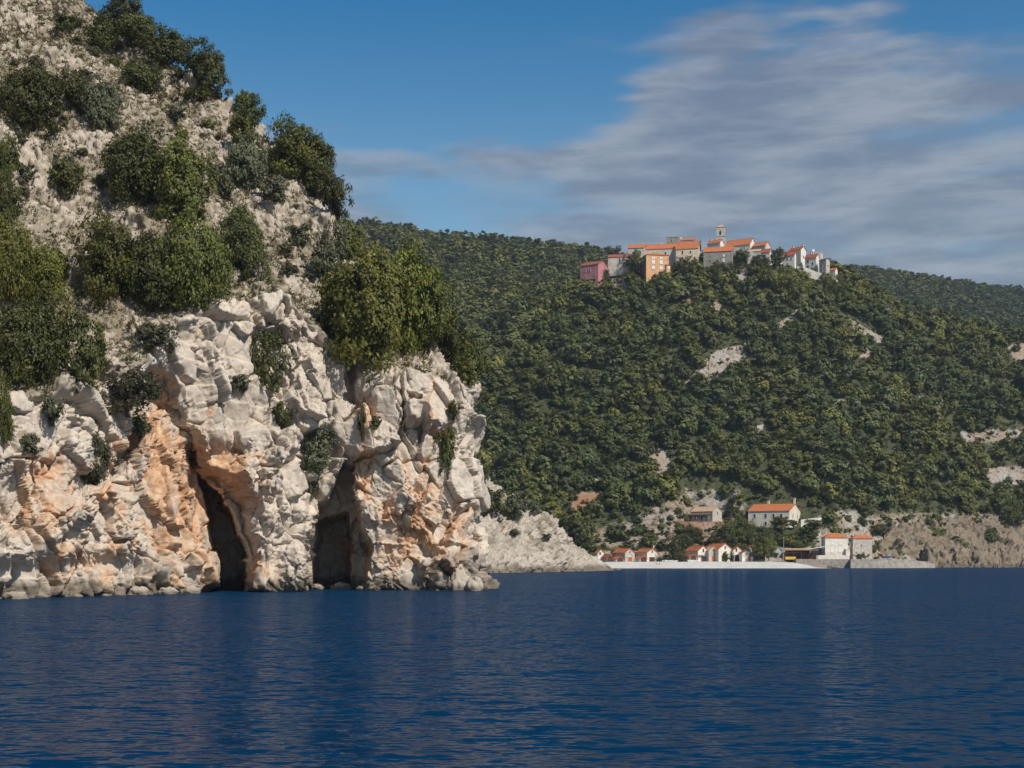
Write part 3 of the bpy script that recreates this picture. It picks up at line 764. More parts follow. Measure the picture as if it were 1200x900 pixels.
PADS = []
def terrain(px, D):
    px = np.asarray(px, float); D = np.asarray(D, float)
    ds = np.interp(px, S_px, S_d); df = ds + 24
    dr = np.interp(px, T_px, T_dr); zr = CH + (HZ - np.interp(px, T_px, T_pr)) / F * dr
    db = np.interp(px, B_px, B_d); zb = CH + (HZ - np.interp(px, B_px, B_pr)) / F * db
    di = np.interp(px, B_px, D_i)
    z = np.where(D < ds, -.3 + (D - ds) * .12, -.3 + 2.3 * np.clip((D - ds) / 14, 0, 1))
    t = np.clip((D - df) / (dr - df), 0, 1)
    g = np.interp(t, [0, .08, .25, .5, .8, .93, 1], [0, .07, .235, .52, .855, .965, 1])
    z = z + (zr - 2) * g
    u = np.clip((D - dr) / (db - dr), 0, 1)
    z = z + (zb - zr) * (u * u * (3 - 2 * u) * .5 + u * .5) - di * np.sin(np.pi * u) - np.maximum(0, D - db) * .25
    x = (px - CX) / F * D
    q = np.stack([x, D, 0 * x], -1).reshape(-1, 3)
    m = np.clip((D - df) / 40, 0, 1) * np.clip(.1 + np.abs(D - dr) / 70, 0, 1)
    z = z + m * (7.5 * fbm(q / 55, 3).reshape(x.shape) + 1.6 * fbm(q / 14 + 7, 3).reshape(x.shape)) + np.clip((D - 900) / 200, 0, 1) * 7 * fbm(q / 110 + 3, 3).reshape(x.shape) * np.clip(.3 + np.abs(D - db) / 150, 0, 1)
    for a_, b_, c_, d_, zp in PADS:
        k_ = sstep(a_ - 16, a_ + 2, px) * (1 - sstep(b_ - 2, b_ + 16, px)) * sstep(c_ - 1.5, c_, D) * (1 - sstep(d_, d_ + 26, D))
        z = z + (zp - z) * k_
    return z

def ground_at(px, py, dmin=560, dmax=820):
    Ds = np.linspace(dmin, dmax, 900); z = terrain(np.full(900, float(px)), Ds); yy = HZ - F * (z - CH) / Ds
    k = np.where(yy <= py)[0]
    return float(Ds[k[0]]) if len(k) else float(Ds[np.argmin(yy)])

d1 = ground_at(822, 611) + 2; d2 = ground_at(905, 619) + 2              # two houses cut into the slope
PADS.append((806, 850, d1 - 4, d1 + 3, CH + (HZ - 611.5) / F * d1)); PADS.append((872, 966, d2 - 6, d2 + 4, CH + (HZ - 618.5) / F * d2))
BARE = [([(795, 457), (812, 438), (838, 412), (878, 400), (888, 410), (862, 430), (824, 452)], .9, 8),
        ([(716, 326), (732, 322), (740, 348), (728, 354)], 1.0, 6),
        ([(908, 380), (940, 361), (965, 362), (992, 371), (1025, 390), (1054, 406), (1030, 402), (992, 388), (965, 374), (945, 374), (912, 385)], .8, 6),
        ([(1120, 505), (1230, 498), (1230, 522), (1130, 520)], .55, 10),
        ([(672, 578), (708, 576), (704, 600), (668, 604)], 1, 8),
        ([(688, 620), (740, 606), (765, 590), (800, 570), (870, 572), (880, 600), (870, 640), (800, 645), (700, 645)], .5, 20),
        ([(945, 608), (985, 592), (1015, 603), (1070, 600), (1185, 600), (1260, 602), (1260, 668), (960, 660)], .6, 14),
        ([(760, 540), (770, 518), (786, 540), (772, 572)], .9, 8), ([(974, 470), (992, 466), (990, 480), (976, 482)], 1, 5),
        ([(868, 502), (900, 496), (896, 512)], .9, 5), ([(1076, 465), (1098, 462), (1096, 474)], .9, 5), ([(735, 488), (760, 484), (758, 496)], .8, 5),
        ([(832, 355), (850, 350), (848, 364), (834, 366)], .8, 5), ([(800, 350), (822, 352), (820, 360), (800, 358)], .8, 4), ([(1180, 405), (1215, 400), (1215, 425), (1190, 424)], .9, 8),
        ([(862, 318), (880, 312), (882, 335), (866, 335)], .9, 6), ([(1000, 408), (1040, 408), (1040, 420), (1004, 420)], .7, 6), ([(1150, 545), (1230, 545), (1230, 575), (1160, 570)], .6, 10),
        ([(572, 316), (580, 314), (580, 326), (573, 328)], 1, 3), ([(520, 336), (545, 334), (545, 341), (522, 342)], .7, 3), ([(700, 645), (970, 640), (970, 670), (700, 670)], .7, 8),
        ([(690, 560), (720, 555), (718, 566), (692, 568)], .7, 5), ([(640, 500), (668, 498), (664, 506)], .7, 5)]
def bare_at(px, py):
    b = np.zeros(np.shape(px), np.float32)
    for poly, a, s in BARE: b = np.maximum(b, a * poly_mask(px, py, poly, s))
    return b

tp = np.unique(np.r_[np.linspace(-350, 430, 80), np.linspace(430, 1260, 620), np.linspace(1260, 1650, 60)])
td = np.unique(np.r_[np.linspace(520, 800, 250), np.linspace(800, 1900, 180), np.linspace(1900, 2600, 10)])
TP, TD = np.meshgrid(tp, td)
TZ = terrain(TP, TD)
GX = (TP - CX) / F * TD; GPY = HZ - F * (TZ - CH) / TD
bare = bare_at(TP, GPY) * (TD < 830) + ((bare_at(TP, GPY) > .5) & (TD >= 830) & (GPY < 345)) * .8
red = np.maximum(poly_mask(TP, GPY, [(672, 578), (708, 576), (704, 600), (668, 604)], 8), .7 * poly_mask(TP, GPY, [(790, 608), (880, 600), (880, 645), (780, 645)], 14))
red = np.maximum(red, .6 * poly_mask(TP, GPY, [(795, 350), (825, 350), (825, 362), (795, 362)], 6))
n2, m2 = TP.shape
i = (np.arange(n2 - 1)[:, None] * m2 + np.arange(m2 - 1)[None]).ravel()
me = mesh_np('hillside', np.stack([GX, TD, TZ], -1).reshape(-1, 3), np.c_[i, i + 1, i + m2 + 1, i + m2], M['hill'], {'bare': bare.ravel(), 'red': red.ravel()}, smooth=True)
tag(link('hillside', me), 'steep wooded hill rising behind the beach with higher ridges behind', 'hill', kind='structure')
# farthest row still unseen per column: running minimum of py
RUN = np.minimum.accumulate(GPY, axis=0)

def rockify(G, amp, sc):
    """displace a grid of points into fractured rock: big blocks first, smaller ones on the result"""
    q = G.reshape(-1, 3).astype(np.float32); n = grid_normals(G).reshape(-1, 3)
    if n[:, 2].mean() < 0: n = -n
    p = q / sc; wp_ = np.stack([fbm(p / 2.5, 2), fbm(p / 2.5 + 31, 2), fbm(p / 2.5 + 77, 2)], -1); pr = bedded(p, 10, 30)
    l1, l2, r0, e0 = vor((pr + wp_ * .8) / np.array([6, 6, 5]), 9, False, True)
    f1, f2, r1, e1 = vor((pr + wp_ * .3) / np.array([2.8, 2.8, 2.0]), 1, False, True, .04)
    d = sc * (.9 * fbm(p / 8, 3) + r0 * 1.1 + e0 * 1.8 + r1 * .8 + e1 * 1.4 - .6 * np.exp(-(l2 - l1) / .04) - .5 * np.exp(-(f2 - f1) / .06))
    V = q + n * (d * amp)[:, None]
    N = grid_normals(V.reshape(G.shape)).reshape(-1, 3); N *= np.sign((N * n).sum(1))[:, None]
    N = box_blur(N.reshape(G.shape), 2).reshape(-1, 3) + .2 * n; N /= np.linalg.norm(N, axis=1)[:, None] + 1e-6
    pr = bedded(V / sc, 10, 30)
    g1, g2, r2, e2 = vor(pr / np.array([1.2, 1.2, .9]), 2, False, True, .06); h1, h2, r3, e3 = vor(pr / .55, 3, False, True, .1)
    return V + N * (sc * amp * (r2 * .5 + e2 * .8 + r3 * .18 + e3 * .3 - .3 * np.exp(-(g2 - g1) / .1)))[:, None]

# rock sheets draped over the hill: real displaced rock standing proud of the ground
def rock_sheet(name, label, poly, px0, px1, d0, d1, nx, ny, high, rough, stain0=.05, soil0=.0, soft=14, mat='far_rock', bank=0.0):
    a = np.linspace(px0, px1, nx); b = np.linspace(d0, d1, ny)
    A, Dd = np.meshgrid(a, b); zt = terrain(A, Dd); x = (A - CX) / F * Dd
    yy = HZ - F * (zt - CH) / Dd
    wq = np.stack([x, Dd, zt], -1).reshape(-1, 3); m = poly_mask(A + 14 * fbm(wq / 8, 3).reshape(A.shape), yy + 14 * fbm(wq / 8 + 40, 3).reshape(A.shape), poly, soft)
    if bank:
        e_ = Dd - np.interp(A, S_px, S_d) + 9 * fbm(np.stack([x / 11, Dd / 30, 0 * x], -1).reshape(-1, 3), 4).reshape(x.shape)
        zt = zt + bank * sstep(0, 3.5, e_) * (1 - sstep(14, 60, e_)) * m
    zb = zt + (m * high - 1.2 * (1 - m))
    G = np.stack([x, Dd, zb], -1); q = G.reshape(-1, 3); V = rockify(G, m.ravel() * rough, 1.25)
    soil = np.clip(soil0 + sstep(.1, .4, fbm(q / 5 + 11, 3)) * .5, 0, .9) * (soil0 > 0)
    wet = (1 - sstep(.5, 2.2, V[:, 2] + fbm(q / 4, 3))) * .85
    i = (np.arange(ny - 1)[:, None] * nx + np.arange(nx - 1)[None]).ravel()
    st = stain0 + .5 * np.clip(fbm(q / 9 + 4, 3), 0, 1)
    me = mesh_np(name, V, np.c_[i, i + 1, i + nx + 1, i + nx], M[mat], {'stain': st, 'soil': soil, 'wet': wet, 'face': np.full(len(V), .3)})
    return tag(link(name, me), label, 'rock', kind='structure')
rock_sheet('rocky_shore', 'broken grey brown rocks along the shore right of the houses', [(1030, 650), (1026, 638), (1040, 624), (1070, 612), (1110, 608), (1190, 608), (1280, 606), (1330, 690), (1090, 690), (1084, 655)], 985, 1330, 560, 720, 480, 420, .9, 1.0, .22, .25, mat='shore_rock', bank=5.0)
rock_sheet('rocky_terrace', 'stony terraced bank above the shore rocks', [(955, 612), (985, 600), (1015, 607), (1060, 600), (1190, 600), (1280, 602), (1280, 622), (1000, 628), (960, 620)], 920, 1300, 580, 700, 420, 220,   .3, .7, .05, .12, mat='shore_rock')
rock_sheet('rock_outcrop', 'pale bare rock outcrop in the middle of the wooded hillside', BARE[0][0], 770, 910, 630, 760, 220, 220, .9, .9, .0, .2, mat='scar_rock')
rock_sheet('bare_ridge', 'strip of bare stony ground slanting down the right of the hill', BARE[2][0], 890, 1070, 640, 790, 240, 180, .3, .5, .12, .4, 6, mat='scar_rock')

# rocky point in front of the beach
def rocky_point():
    nx, ny = 420, 260
    a = np.linspace(500, 728, nx)
    dsr = np.interp(a, [500, 560, 620, 680, 716, 728], [352, 372, 392, 425, 455, 462])
    cp = np.interp(a, [500, 540, 556, 575, 602, 640, 655, 668, 690, 708, 717, 728], [520, 532, 545, 566, 586, 603, 618, 636, 650, 659, 667, 680])
    dc = dsr + np.interp(a, [500, 560, 640, 717], [60, 48, 32, 8])
    zc_ = CH + (HZ - cp) / F * dc
    v = np.linspace(0, 1.6, ny)[:, None]
    Dd = dsr[None] + (dc - dsr)[None] * v
    prof = np.interp(v, [0, .04, .12, .3, .6, .9, 1, 1.15, 1.6], [-.08, .02, .14, .34, .62, .92, 1, .96, -.2])
    z = zc_[None] * prof - .6 * (v < .04)
    x = (a[None] - CX) / F * Dd
    q = np.stack([x, Dd, z], -1).reshape(-1, 3)
    amp = np.clip(zc_ / 9, .25, 1)[None] * np.ones((ny, 1)); amp = amp.ravel()
    V = rockify(q.reshape(ny, nx, 3), amp, 1.0)
    bpx_, bpy_ = proj(V[:, 0], V[:, 1], V[:, 2])
    soil = .85 * sstep(-.05, .25, fbm(q / 6 + 3, 3)) * sstep(4, 11, V[:, 2])
    wet = (1 - sstep(.8, 2.6, V[:, 2] + 1.2 * fbm(q / 4, 3))) * .9
    i = (np.arange(ny - 1)[:, None] * nx + np.arange(nx - 1)[None]).ravel()
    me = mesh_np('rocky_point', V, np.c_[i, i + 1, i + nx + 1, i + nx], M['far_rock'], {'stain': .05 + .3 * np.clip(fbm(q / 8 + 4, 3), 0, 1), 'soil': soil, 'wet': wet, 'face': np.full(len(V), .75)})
    tag(link('rocky_point', me), 'pale rocky point sloping into the sea between cliff and beach', 'rock', kind='structure')
    return V, bpx_, bpy_
RV, RPX, RPY = rocky_point()
def on_point(px, py):
    j = np.argmin((RPX - px) ** 2 + (RPY - py) ** 2 + (RV[:, 1] - 380) * .2); return RV[j]
for (px, py, wp, hp, lf, lab) in [(578, 604, 40, 34, 'leaf_dark', 'dark bush on the rocky point nearest the cliff'), (600, 606, 34, 26, 'leaf_grey', 'greyish bush on the rocky point beside the dark one'),
                                  (563, 575, 26, 44, 'leaf_dark', 'upright bush on the rocky point close under the cliff edge'), (625, 602, 22, 16, 'leaf_grey', 'small bush on the crest of the rocky point'),
                                  (640, 632, 12, 8, 'leaf_grey', 'tiny bush halfway down the rocky point'), (604, 626, 14, 8, 'leaf_grey', 'low tuft of bush in the middle of the rocky point')]:
    p = on_point(px, py); s = p[1] / F
    plant('shrub', lab, 'bush', (p[0], p[1] - .3, p[2] - .4), wp * s, hp * s, 'small', lf, 'bushes on the rocky point')

# ------------------------------------------------------------------ beach
def beach():
    a = np.linspace(690, 974, 200); v = np.linspace(0, 1, 40)[:, None]
    df = 556 + .8 * np.sin(a / 19.) + .4 * np.sin(a / 7.)
    zb = np.interp(a, [690, 720, 900, 930, 960, 974], [2.2, 2.6, 2.6, 2.3, .5, -.1])
    Dd = df[None] - 6 + 30 * v
    z = np.interp(v, [0, .2, .55, 1], [-.9, 0, .92, 1.0]) * np.maximum(zb, .0)[None] + .0
    z = np.where(v < .2, -.9 + .9 * v / .2, z) + .02
    x = (a[None] - CX) / F * Dd
    q = np.stack([x, Dd, z], -1).reshape(-1, 3); q[:, 2] += .1 * fbm(q / 2.5, 3)
    i = (np.arange(39)[:, None] * 200 + np.arange(199)[None]).ravel()
    me = mesh_np('beach', q, np.c_[i, i + 1, i + 201, i + 200], M['beach'], smooth=True)
    tag(link('beach', me), 'white pebble beach in front of the boathouses', 'beach', kind='structure')
beach()

# ================================================================== HOUSES
RECTS = []
WIN = {}
def window_mesh(wd, ht, kind):
    key = (round(wd, 2), round(ht, 2), kind)
    if key not in WIN:
        fr = MB(); t = .12
        a = wd / 2
        fr.box(-a - t, -a, -.10, .03, 0, ht); fr.box(a, a + t, -.10, .03, 0, ht)
        fr.box(-a - t, a + t, -.10, .03, ht + .002, ht + t); fr.box(-a - t - .06, a + t + .06, -.16, .03, -t, -.002)
        pa = MB().box(-a, a, -.05, .02, 0, ht)
        if kind == 'white':
            pa.box(-a, -.02, -.085, -.055, .02, ht - .02, 1).box(.02, a, -.085, -.055, .02, ht - .02, 1)
        WIN[key] = (fr.mesh('window', M['frame']), pa.mesh('pane', [M['glass'], M['shutter']]))
    return WIN[key]
DOOR = {}
def door_mesh(wd, ht, mat):
    key = (round(wd, 2), round(ht, 2), mat)
    if key not in DOOR:
        mb = MB(); a = wd / 2
        mb.box(-a, a, -.06, .03, 0, ht, 0)
        n = max(2, int(wd / .5))
        for k in range(n + 1):
            x = -a + wd * k / n; mb.box(x - .05, x + .05, -.10, -.063, 0, ht, 0)
        mb.box(-a - .14, -a - .003, -.12, .03, 0, ht, 1).box(a + .003, a + .14, -.12, .03, 0, ht, 1).box(-a - .14, a + .14, -.12, .03, ht + .003, ht + .2, 1)
        DOOR[key] = mb.mesh('door', [M[mat], M['frame']])
    return DOOR[key]

def house(name, label, pl, pc, pr, pyb, pye, pyr, D, th, wall, roofm, roof='gable', wins=(), doors=(), chims=(), group=None, ext=4.0, depth=7.0, cat='house', over=.3, board=None, awning=None, rect=True):
    s = D / F; beta = math.atan((pc - CX) / F); te = R(th); rz = te - beta
    if th <= 0:
        w_ = (pc - pl) * s / math.cos(te); d_ = (pr - pc) * s / max(.05, -math.sin(te)) if pr > pc else depth
        corner = (w_ / 2, -d_ / 2)
    else:
        d_ = (pc - pl) * s / math.sin(te) if pc > pl else depth; w_ = (pr - pc) * s / math.cos(te)
        corner = (-w_ / 2, -d_ / 2)
    he = (pyb - pye) * s; hr = max((pyb - pyr) * s, he + .2)
    cpos = P(pc, pyb, D); c, sn = math.cos(rz), math.sin(rz)
    loc = (cpos[0] - (c * corner[0] - sn * corner[1]), cpos[1] - (sn * corner[0] + c * corner[1]), cpos[2])
    o = empty(name, loc, rz); tag(o, label, cat, group)
    a, b = w_ / 2, d_ / 2
    wl = MB()
    if roof == 'gable':
        V = []
        for x in (-a, a): V += [(x, -b, -ext), (x, b, -ext), (x, b, he), (x, 0, hr), (x, -b, he)]
        wl.add(V, [(4, 3, 2, 1, 0), (5, 6, 7, 8, 9), (0, 5, 9, 4), (1, 2, 7, 6), (0, 1, 6, 5), (4, 9, 8, 3), (3, 8, 7, 2)])
    elif roof == 'shed':
        V = []
        for x in (-a, a): V += [(x, -b, -ext), (x, b, -ext), (x, b, hr), (x, -b, he)]
        wl.add(V, [(3, 2, 1, 0), (4, 5, 6, 7), (0, 4, 7, 3), (1, 2, 6, 5), (3, 7, 6, 2)])
    else: wl.box(-a, a, -b, b, -ext, he)
    wl.build('wall', M[wall], o)
    rf = MB(); tk = .16
    if roof == 'gable':
        sl_ = (hr - he) / b; x0, x1 = -a - over, a + over; yo = b + over; ze = he - sl_ * over
        for sg in (-1, 1):
            rf.add([(x0, sg * yo, ze + .02), (x1, sg * yo, ze + .02), (x1, 0, hr + .02), (x0, 0, hr + .02), (x0, sg * yo, ze + tk), (x1, sg * yo, ze + tk), (x1, 0, hr + tk + .05), (x0, 0, hr + tk + .05)],
                   [(0, 1, 2, 3), (7, 6, 5, 4), (0, 4, 5, 1), (1, 5, 6, 2), (3, 7, 4, 0)])
        rf.tube([(x0 - .02, 0, hr + tk + .03), (x1 + .02, 0, hr + tk + .03)], .13, 6)
    elif roof == 'hip':
        x0, yo = a + over, b + over; rl = max(a - b, .05)
        z0 = he + .02
        rf.add([(-x0, -yo, z0), (x0, -yo, z0), (x0, yo, z0), (-x0, yo, z0), (-x0, -yo, z0 + tk), (x0, -yo, z0 + tk), (x0, yo, z0 + tk), (-x0, yo, z0 + tk), (-rl, 0, hr + tk), (rl, 0, hr + tk)],
               [(3, 2, 1, 0), (0, 1, 5, 4), (1, 2, 6, 5), (2, 3, 7, 6), (3, 0, 4, 7), (4, 5, 9, 8), (5, 6, 9), (6, 7, 8, 9), (7, 4, 8)])
    elif roof == 'shed':
        sl_ = (hr - he) / d_
        ya, yb_ = -b - over, b + over; za, zb_ = he - sl_ * over, hr + sl_ * over
        x0 = a + over
        rf.add([(-x0, ya, za + .02), (x0, ya, za + .02), (x0, yb_, zb_ + .02), (-x0, yb_, zb_ + .02), (-x0, ya, za + tk), (x0, ya, za + tk), (x0, yb_, zb_ + tk), (-x0, yb_, zb_ + tk)],
               [(3, 2, 1, 0), (4, 5, 6, 7), (0, 1, 5, 4), (1, 2, 6, 5), (2, 3, 7, 6), (3, 0, 4, 7)])
    else:
        rf.box(-a - .15, a + .15, -b - .15, b + .15, he + .003, he + .3)
    ro = rf.build('roof', M[roofm], o)
    def place(ob, face, u, v):
        if face == 'F': ob.location = (-a + u * w_, -b, v); ob.rotation_euler = (0, 0, 0)
        elif face == 'R': ob.location = (a, -b + u * d_, v); ob.rotation_euler = (0, 0, R(90))
        else: ob.location = (-a, b - u * d_, v); ob.rotation_euler = (0, 0, R(-90))
    for wn in wins:
        face, u, v, ww, hh = wn[:5]; kd = wn[5] if len(wn) > 5 else 'dark'
        fr, pa = window_mesh(ww, hh, kd)
        q = link('window', fr, o); place(q, face, u, v); link('pane', pa, q)
    for (face, u, v, ww, hh, mt) in doors:
        q = link('door', door_mesh(ww, hh, mt), o); place(q, face, u, v)
    for (u, yo_, hh, ww) in chims:
        zb0 = he + (hr - he) * (1 - abs(yo_) / b) if roof in ('gable', 'hip') else he
        mb = MB().box(-ww / 2, ww / 2, -ww / 2, ww / 2, -.6, hh, 0).box(-ww / 2 - .1, ww / 2 + .1, -ww / 2 - .1, ww / 2 + .1, hh + .003, hh + .18, 0).box(-ww / 2 + .05, ww / 2 - .05, -ww / 2 + .05, ww / 2 - .05, hh + .183, hh + .45, 1)
        mb.build('chimney', [M['wall_white'], M['tile_red']], ro, (-a + u * w_, yo_, zb0))
    if board:                                                     # boarded gable end
        k = .86
        MB().add([(a + .03, -b * k, 0.05), (a + .03, b * k, 0.05), (a + .03, b * k, he * .98), (a + .03, 0, he + (hr - he) * k), (a + .03, -b * k, he * .98),
                  (a + .12, -b * k, 0.05), (a + .12, b * k, 0.05), (a + .12, b * k, he * .98), (a + .12, 0, he + (hr - he) * k), (a + .12, -b * k, he * .98)],
                 [(5, 6, 7, 8, 9), (0, 1, 6, 5), (1, 2, 7, 6), (2, 3, 8, 7), (3, 4, 9, 8), (4, 0, 5, 9)]).build('boarded_gable', M[board], o)
    if awning:
        z, ln, mt = awning
        MB().add([(a + .05, -b * .9, z + .25), (a + ln, -b * .9, z), (a + ln, b * .9, z), (a + .05, b * .9, z + .25), (a + .05, -b * .9, z + .37), (a + ln, -b * .9, z + .12), (a + ln, b * .9, z + .12), (a + .05, b * .9, z + .37)],
                 [(0, 1, 2, 3), (7, 6, 5, 4), (0, 4, 5, 1), (1, 5, 6, 2), (2, 6, 7, 3), (3, 7, 4, 0)]).build('awning', M[mt], o)
    if rect: RECTS.append((pl, pyr, pr, pyb, D))
    return o, (w_, d_, he, hr, ro)

VG = 'houses of the hilltop village'
vh = lambda *a, **k: house(*a, group=VG, **k)
vh('house', 'dark pink house at the left end of the hilltop village', 680, 701, 712, 328.5, 309, 304, 742, -30, 'wall_pink', 'tile_red',
   wins=[('F', .27, 5.4, .8, 1.3, 'dark'), ('F', .52, 5.4, .8, 1.3, 'dark'), ('F', .27, 2.0, .8, 1.3, 'dark'), ('F', .82, 2.6, .8, 1.3, 'dark'), ('R', .5, 5.2, .8, 1.3), ('R', .5, 2.0, .8, 1.3)], ext=6)
vh('house', 'low cream house with dull red roof right of the pink house', 712.5, 739, 739, 311.5, 300.5, 296.5, 752, -6, 'wall_beige', 'tile_red', wins=[('F', .85, 2.0, .8, 1.1)], doors=[('F', .52, 2.6, .8, 1.8, 'wood_brown')], ext=5)
vh('house', 'grey house with balcony left of the long tiled house', 736, 755, 755, 306, 290, 285, 766, -6, 'wall_stone_pale', 'tile', wins=[('F', .35, 3.6, 1.6, 1.6), ('F', .75, 4.0, .9, 1.4)], chims=[(.9, .6, 1.3, .7)], ext=5)
vh('house', 'long beige house with wide orange roof behind the orange house', 754.5, 793, 793, 308, 290.5, 283.5, 768, -5, 'wall_beige', 'tile', wins=[('F', .29, 4.6, .9, 1.4), ('F', .66, 4.6, .9, 1.4)], chims=[(.5, .8, 1.6, .8)], ext=6, depth=9)
ho, hd = vh('house', 'bright orange three-storey house with white shutters', 750, 757.3, 783.5, 318.5, 298.5, 293.5, 745, 16, 'wall_orange', 'tile',
   roof='hip', wins=[('F', .32, 7.0, 1.3, .9, 'white'), ('F', .67, 7.0, 1.3, .9, 'white'), ('F', .32, 4.4, 1.5, 1.9, 'white'), ('F', .67, 4.4, 1.5, 1.9, 'white'), ('F', .32, 1.6, 1.5, 1.6, 'white'), ('F', .67, 1.6, 1.5, 1.6, 'white'), ('L', .5, 3.8, .8, 1.4), ('L', .5, 1.0, .8, 1.4)], ext=6)
vh('house_annex', 'small orange annex at the right foot of the orange house', 779, 781, 785.5, 316, 310.5, 309, 741, 20, 'wall_orange', 'tile', roof='shed', wins=[('F', .55, .6, 1.0, 1.2, 'white')], ext=5, depth=3, rect=False)
vh('ruined_house', 'roofless grey stone ruin above the long tiled house', 781, 794, 794, 292, 278, 277.4, 786, -4, 'wall_stone', 'wall_stone', roof='flat', wins=[('F', .45, 4.6, .8, 1.0)], ext=3)
vh('house', 'tall cream house with stacked orange roofs in the village middle', 792, 818.5, 820, 307, 290, 281.5, 762, -8, 'wall_cream', 'tile',
   wins=[('F', .30, 4.7, .8, 1.8, 'dark'), ('F', .65, 5.0, .8, 1.2), ('F', .65, 2.2, .8, 1.2), ('F', .06, 2.6, .7, 1.0)], doors=[('F', .30, 1.2, .9, 2.0, 'wood_brown')], ext=6, depth=9)
vh('house', 'house with small orange roof and chimney behind the tall cream house', 797.5, 813.5, 813.5, 290, 281, 277.6, 790, -5, 'wall_beige', 'tile', chims=[(.0, 0, 1.0, .9)], ext=3)
vh('house', 'grey stone house with orange roof below the church tower', 824.5, 857.5, 859, 311, 293.5, 287.5, 756, -6, 'wall_stone', 'tile',
   wins=[('F', .24, 5.0, .9, 1.0), ('F', .72, 5.0, .9, 1.0, 'white'), ('F', .24, 2.4, .9, 1.4), ('F', .72, 2.2, 1.0, 1.6, 'white')], ext=6, depth=8)
vh('house', 'white house with orange roof squeezed behind the grey stone house', 829, 844, 848, 295, 283.5, 280, 775, -30, 'wall_white', 'tile', chims=[(.12, .5, 1.4, .8), (.45, .5, 1.0, .6)], ext=3)
# church tower
t_o, t_d = vh('church_tower', 'square pale bell tower rising over the village roofs', 839.5, 849.5, 849.5, 296, 265.8, 262.6, 782, -3, 'wall_stone_pale', 'tile_pale', roof='hip', ext=3, depth=4.4, cat='tower', over=.25)
for face in ('F', 'R'):
    tw, tdp, the_, thr_, tro = t_d
    mb = MB(); n = 8
    pts = [(-.55, 0), (.55, 0)] + [(.55 * math.cos(math.pi * k / n), 1.6 + .55 * math.sin(math.pi * k / n)) for k in range(n + 1)]
    V = [(x, -.06, z) for x, z in pts] + [(x, .02, z) for x, z in pts]; m_ = len(pts)
    mb.add(V, [tuple(range(m_))] + [(k, k + m_, (k + 1) % m_ + m_, (k + 1) % m_) for k in range(m_)])
    q = mb.build('belfry_opening', M['glass'], t_o)
    q.location = (-.2, -tdp / 2, the_ - 4.2) if face == 'F' else (tw / 2, 0, the_ - 4.2)
    if face == 'R': q.rotation_euler = (0, 0, R(90))
MB().box(-tw / 2 - .16, tw / 2 + .16, -tdp / 2 - .16, tdp / 2 + .16, the_ - 5.2, the_ - 4.9).build('cornice', M['wall_stone_pale'], t_o)
vh('church', 'long church nave with bright orange roof right of the tower', 849.8, 879, 885.5, 296, 285.5, 277.6, 778, -24, 'wall_white', 'tile', wins=[('F', .6, 1.2, .8, 1.4), ('R', .5, 1.6, .7, 1.4)], ext=4, cat='church')
vh('house', 'pale house with white gable right of the church', 882, 897, 903, 299, 286.8, 282, 772, -28, 'wall_beige', 'tile', wins=[('F', .5, 2.0, .8, 1.2), ('R', .5, 2.4, .7, 1.1)], ext=4)
vh('house', 'low beige house with dull roof under the church gable', 876, 891, 892, 301, 294, 291.5, 764, -8, 'wall_beige', 'tile_pale', ext=4, depth=5)
vh('house', 'small white house with two dark windows below the church', 891.5, 902, 904.5, 310, 295, 291, 758, -18, 'wall_white', 'tile_red', wins=[('F', .5, 4.4, .7, 1.0), ('F', .8, 1.6, .7, 1.2), ('F', .3, 4.4, .7, 1.0)], ext=5)
vh('house', 'narrow brownish house between the small white house and the trees', 903.5, 914.5, 918, 308, 295.5, 292, 764, -16, 'wall_beige', 'tile_dark', chims=[(.8, .5, 1.2, .8)], ext=5)
vh('house', 'white house with red roof standing before the tallest white house', 918.5, 931, 933, 313, 298.5, 294, 756, -18, 'wall_white', 'tile_red', wins=[('F', .35, 4.0, .7, 1.1), ('F', .7, 4.0, .7, 1.1), ('F', .35, 1.4, .7, 1.1)], chims=[(.05, .6, 1.6, .8)], ext=6)
vh('house', 'tallest white house at the right of the village', 924, 938.5, 944.5, 314, 292, 288.2, 766, -34, 'wall_white', 'tile_red', wins=[('F', .3, 6.8, .7, 1.1), ('F', .3, 3.2, .7, 1.1), ('R', .5, 5.8, .7, 1.1)], chims=[(.1, .7, 1.4, .9), (.9, .4, 1.3, .8)], ext=6)
vh('house', 'white house with wide dark openings next to the tallest one', 943.5, 956.5, 960, 315, 301, 297, 758, -24, 'wall_white', 'tile_red', wins=[('F', .25, 3.8, 1.4, 1.4), ('F', .25, 1.0, 1.4, 1.4), ('F', .7, 2.4, .8, 1.3), ('R', .5, 2.0, .7, 1.2)], chims=[(.35, .4, 1.8, .9), (.55, .3, 1.2, .7)], ext=6)
vh('house', 'white flat-topped block with satellite dish behind the right houses', 953, 962.8, 962.8, 309, 295.8, 295.4, 776, -6, 'wall_white', 'wall_white', roof='flat', ext=4, depth=6)
vh('house', 'grey beige end house with dark eaves at the village right end', 960, 968, 972.3, 320, 304, 302.3, 752, -32, 'wall_stone_pale', 'tile_dark', wins=[('F', .4, 3.6, .7, 1.0), ('R', .5, 3.6, .7, 1.0), ('F', .4, 1.0, .7, 1.2)], ext=6)
vh('house', 'tiny orange-roofed house lowest at the village right end', 972.8, 979, 981.5, 319.5, 316, 313.6, 748, -24, 'wall_white', 'tile', ext=5)
